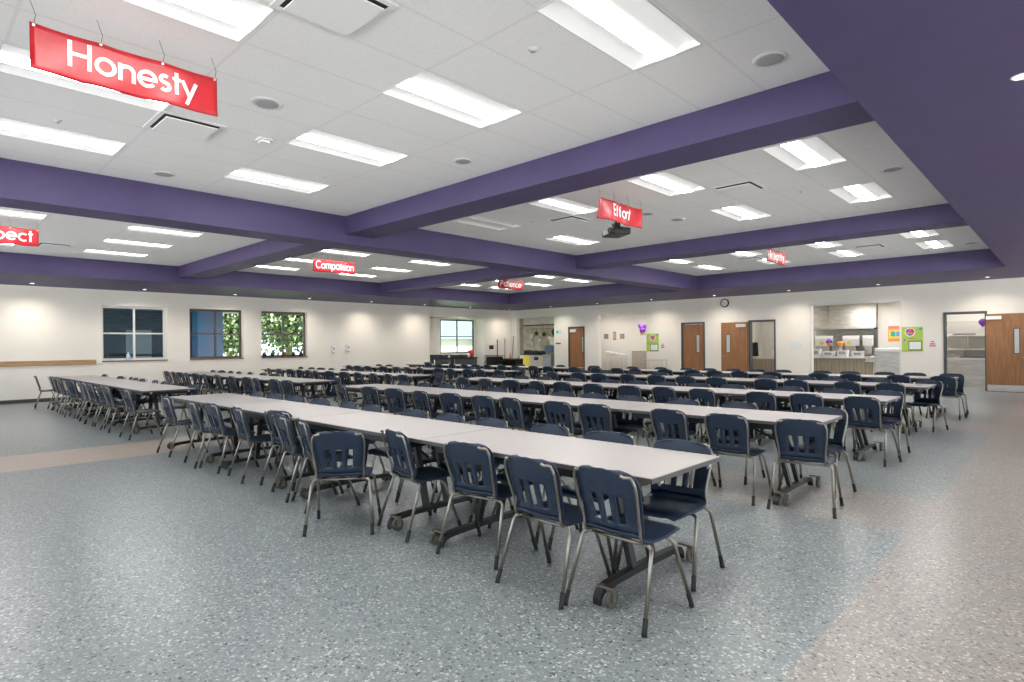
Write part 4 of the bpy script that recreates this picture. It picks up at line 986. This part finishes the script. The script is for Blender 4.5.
t = thing('pan_row', 'row of dark food pans on the counter in the rightmost doorway', 'pans', (-2.4, 23.7, .93)); box_obj('rim', (-.25, .8, -.1, .1, 0, .05), M['stainless'], t); box_obj('well', (-.2, .75, -.103, .08, .015, .052), M['frame_dark'], t)
t = thing('balloon', 'violet balloon at the upper right of the rightmost doorway', 'balloon', (-1.98, 23.2, 2.05)); bm = bmesh.new(); bm_lathe(bm, [(.005, -.15), (.03, -.11), (.09, -.04), (.11, .03), (.07, .10), (.02, .12)], n=14); obj('skin', bm, M['purple_paper'], t); bm = bmesh.new(); bm_tube(bm, [(0, 0, .1), (0, 0, .85)], .002, 4); obj('string', bm, M['paper'], t)

# ---------------------------------------------------------------- storage nook
t = thing('dish_table', 'pale work table with a yellow panel in the storage nook', 'table', (-20.2, 23.2, 0))
box_obj('cabinet', (-1.15, .48, -.2, .5, 0.001, .95), mat('cream laminate', (.62, .56, .46), .6), t); box_obj('worktop', (-1.2, .5, -.25, .55, .95, 1.0), M['steel_dark'], t); box_obj('yellow_panel', (-.95, -.45, -.215, -.2, .25, .9), M['yellow'], t); box_obj('slot', (-.15, .15, -.21, -.2, .68, .84), M['black'], t)
t = thing('dishwasher', 'grey metal machine right of the yellow panel in the storage nook', 'machine', (-19.4, 23.2, 0)); box_obj('body', (-.27, .30, -.3, .45, 0.001, 1.0), M['grey_plastic'], t, .01); box_obj('door', (-.24, .27, -.315, -.30, .1, .8), mat('grey door', (.40, .43, .46), .4), t)
t = thing('monitor', 'dark blue screened monitor on the storage nook counter', 'monitor', (-19.42, 23.1, 1.0)); box_obj('screen', (-.27, .27, -.03, .03, .08, .45), M['blue_screen'], t, .008); bm = bmesh.new(); bm_cyl(bm, (0, 0, .006), .1, .012); bm_tube(bm, [(0, .0, .01), (0, .0, .12)], .02, 8); obj('stand', bm, M['black'], t)
rnd = random.Random(5)
for k in range(8):
    x = -21.1+k*.19
    t = thing('kitchen_pot', 'dark pot in the row on the storage nook counter, %s from the left' % ordw[k], 'pot', (x, 23.15, 1.0), 0, 'pots on the storage nook counter')
    bm = bmesh.new(); r = .07+rnd.random()*.02; bm_lathe(bm, [(r*.85, 0), (r, .02), (r, .15+rnd.random()*.06), (r*.9, .15)], n=14); obj('body', bm, M['black'] if k % 3 else M['steel_post'], t)
    bm = bmesh.new(); bm_tube(bm, [(-r, 0, .12), (-r-.03, 0, .12), (-r-.03, 0, .08)], .006, 5); obj('handle', bm, M['stainless'], t)
t = thing('pot_rack', 'wall rail hung with utensils in the storage nook', 'rack', (-20.3, 24.15, 0)); bm = bmesh.new(); bm_tube(bm, [(-1.4, 0, 2.35), (1.3, 0, 2.35)], .012, 6); obj('rail', bm, M['steel_post'], t)
for k, (x, z, r) in enumerate(((-1.2, 1.95, .16), (-.85, 2.1, .1), (-1.15, 1.55, .10), (-.3, 2.05, .12), (.35, 1.65, .24), (.45, 2.15, .2), (.1, 1.85, .1), (.85, 1.95, .12), (-.6, 1.75, .08))):
    t2 = thing('hanging_pan', 'round pan hanging on the storage nook wall, %s in the cluster' % ordw[k], 'pan', (-20.3+x, 24.1, z), 0, 'pans on the storage nook wall')
    bm = bmesh.new(); bm_cyl(bm, (0, 0, 0), r, .04, 'Y', 20); obj('pan_body', bm, M['stainless'] if k % 2 == 0 else M['steel_post'], t2)
    bm = bmesh.new(); bm_tube(bm, [(0, 0, r), (0, 0, r+.12)], .01, 5); obj('handle', bm, M['steel_dark'], t2)

# ---------------------------------------------------------------- alcove and corner things
t = thing('serving_cart', 'long dark bus cart inside the alcove below the window, left one', 'cart', (WL-.05, 17.3, 0))
def cart(t, L, n, m):
    for z in (.25, .86): box_obj('tray', (-.24, .24, -L/2, L/2, z, z+.05), M['steel_dark'], t, .01)
    box_obj('side_panel', (-.225, .225, -L/2+.02, L/2-.02, .30, .86), M['frame_dark'], t)
    for sx in (-.22, .22):
        for sy in (-L/2+.04, L/2-.04): bm = bmesh.new(); bm_tube(bm, [(sx, sy, .08), (sx, sy, .88)], .015, 8); obj('post', bm, M['stainless'], t)
    for sx in (-.2, .2):
        for sy in (-L/2+.06, L/2-.06): bm = bmesh.new(); bm_cyl(bm, (sx, sy, .041), .04, .025, 'Y'); obj('caster', bm, M['rubber'], t)
cart(t, 1.0, 2, None)
t = thing('serving_cart', 'long dark bus cart inside the alcove below the window, right one', 'cart', (WL-.05, 18.75, 0)); cart(t, 1.5, 2, None)
for k, (y, h, lab) in enumerate(((17.05, .16, 'dark tub at the left end of the left alcove cart'), (17.5, .14, 'dark tub at the right end of the left alcove cart'), (18.3, .12, 'dark tub at the left end of the right alcove cart'), (18.75, .12, 'dark tub in the middle of the right alcove cart'))):
    t = thing('bus_tub', lab, 'tub', (WL-.05, y, .91), 0, 'tubs on the alcove carts')
    bm = bmesh.new(); bm_box(bm, -.16, .16, -.18, .18, 0, h)
    for v in bm.verts:
        if v.co.z > .01: v.co.x *= 1.15; v.co.y *= 1.1
    obj('body', bm, mat('slate plastic', (.05, .07, .10), .5), t); bm = bmesh.new(); bm_box(bm, -.195, .195, -.21, .21, h-.02, h); obj('rim', bm, M['steel_dark'], t)
t = thing('cloth_heap', 'red cloth bundle on the right alcove cart below the window', 'cloth', (WL+.0, 19.22, .91))
bm = bmesh.new(); bmesh.ops.create_icosphere(bm, subdivisions=3, radius=.17)
for v in bm.verts:
    v.co *= 1+.18*math.sin(v.co.x*30+2)*math.cos(v.co.z*22); v.co.z = max(v.co.z*1.15+.17, 0.001)
for f in bm.faces: f.smooth = True
obj('bundle', bm, M['red'], t)
t = thing('white_bag', 'white plastic bag left of the red cloth bundle', 'bag', (WL+.08, 18.98, .91))
bm = bmesh.new(); bmesh.ops.create_icosphere(bm, subdivisions=2, radius=.11)
for v in bm.verts: v.co *= 1+.1*math.sin(v.co.x*40); v.co.z = max(v.co.z+.1, .001)
obj('bag_body', bm, M['white_print'], t)
t = thing('wire_bin', 'black wire basket cart right of the alcove', 'cart', (-20.75, 20.5, 0)); bm = bmesh.new()
for k in range(7):
    y = -.45+k*.15; bm_tube(bm, [(-.25, y, .45), (-.25, y, .98)], .01, 5); bm_tube(bm, [(.25, y, .45), (.25, y, .98)], .01, 5)
for z in (.45, .7, .98): bm_tube(bm, [(-.25, -.45, z), (.25, -.45, z), (.25, .45, z), (-.25, .45, z), (-.25, -.45, z)], .014, 6)
obj('basket', bm, M['black'], t); box_obj('load', (-.2, .2, -.4, .4, .46, .92), M['steel_dark'], t, .03)
for sy in (-.4, .4):
    bm = bmesh.new(); bm_tube(bm, [(0, sy, .08), (0, sy, .45)], .02, 6); obj('leg', bm, M['steel_dark'], t); bm = bmesh.new(); bm_cyl(bm, (0, sy, .041), .04, .03, 'Y'); obj('caster', bm, M['rubber'], t)
t = thing('dark_bench', 'long dark bin with pale top along the back wall corner', 'bin', (-20.5, 21.5, 0))
bm = bmesh.new(); bm_box(bm, -.48, .48, -.3, .3, .05, .76); bm_bevel(bm, .02); obj('body', bm, M['steel_dark'], t); box_obj('lid', (-.5, .5, -.32, .32, .76, .80), mat('brown lid', (.13, .10, .08), .6), t, .01)
for k, (x, y, z, lean, cm, lab) in enumerate(((WL+.1, 20.95, 1.77, 0, 'black', 'black pole broom upright against the left wall by the corner'), (WL+.1, 21.5, 1.82, 0, 'stainless', 'grey pole mop upright against the left wall by the corner'), (-20.85, 21.93, 1.95, .10, 'grey_plastic', 'leaning pole broom with orange brush in the corner'))):
    t = thing('broom', lab, 'broom', (x, y, 0)); bm = bmesh.new(); bm_tube(bm, [(-lean, -.05 if k == 2 else 0, .13), (lean*.6, 0, z)], .024, 8); obj('pole', bm, M[cm], t)
    bm = bmesh.new(); bm_box(bm, -lean-.05, -lean+.05, -.16, .10, 0.001, .14); bm_bevel(bm, .012); obj('brush_head', bm, M['orange'] if k == 2 else M['black'], t)
t = thing('orange_brush', 'small orange brush standing in the corner beside the leaning broom', 'brush', (-20.75, 21.62, .80)); bm = bmesh.new(); bm_lathe(bm, [(.05, 0), (.06, .03), (.02, .25), (.012, .30)], n=12); obj('bristles', bm, mat('pale orange', (.75, .35, .2), .6), t); bm = bmesh.new(); bm_tube(bm, [(0, 0, .28), (0, 0, .42)], .01, 6); obj('handle', bm, M['paper'], t)

# ---------------------------------------------------------------- world, camera
w = bpy.data.worlds.new('sky'); bpy.context.scene.world = w; w.use_nodes = True
bg = w.node_tree.nodes['Background']; bg.inputs['Color'].default_value = (.72, .86, 1, 1); bg.inputs['Strength'].default_value = 2.4
sun = bpy.data.lights.new('sun', 'SUN'); sun.energy = 26.0; sun.angle = .02; so = bpy.data.objects.new('sun', sun); C.objects.link(so); so.rotation_euler = (math.radians(40), 0, math.radians(42))
cam = bpy.data.cameras.new('camera'); co = bpy.data.objects.new('camera', cam); C.objects.link(co)
yaw, roll = .7618, -.0093; cr, sr = math.cos(roll), math.sin(roll)
r = Vector((math.cos(yaw), math.sin(yaw), 0)); up = Vector((0, 0, 1)); fw = Vector((-math.sin(yaw), math.cos(yaw), 0))
R2 = r*cr+up*sr; U2 = -r*sr+up*cr
if True:
    R2 = r*cr - up*(-sr); U2 = up*cr + r*(-sr)
co.matrix_world = Matrix(((R2.x, U2.x, -fw.x, 0), (R2.y, U2.y, -fw.y, 0), (R2.z, U2.z, -fw.z, H), (0, 0, 0, 1)))
cam.sensor_width = 36; cam.lens = 586.26/1024*36; cam.shift_y = 3.86/1024; cam.clip_start = .05; cam.clip_end = 300
sc = bpy.context.scene; sc.camera = co
sc.view_settings.view_transform = 'Standard'; sc.view_settings.look = 'None'; sc.view_settings.gamma = 1; sc.view_settings.use_curve_mapping = False
sc.view_settings.exposure = 0.38
sc.cycles.max_bounces = 8; sc.cycles.diffuse_bounces = 5; sc.cycles.glossy_bounces = 4; sc.cycles.transmission_bounces = 6
sc.cycles.sample_clamp_indirect = 4
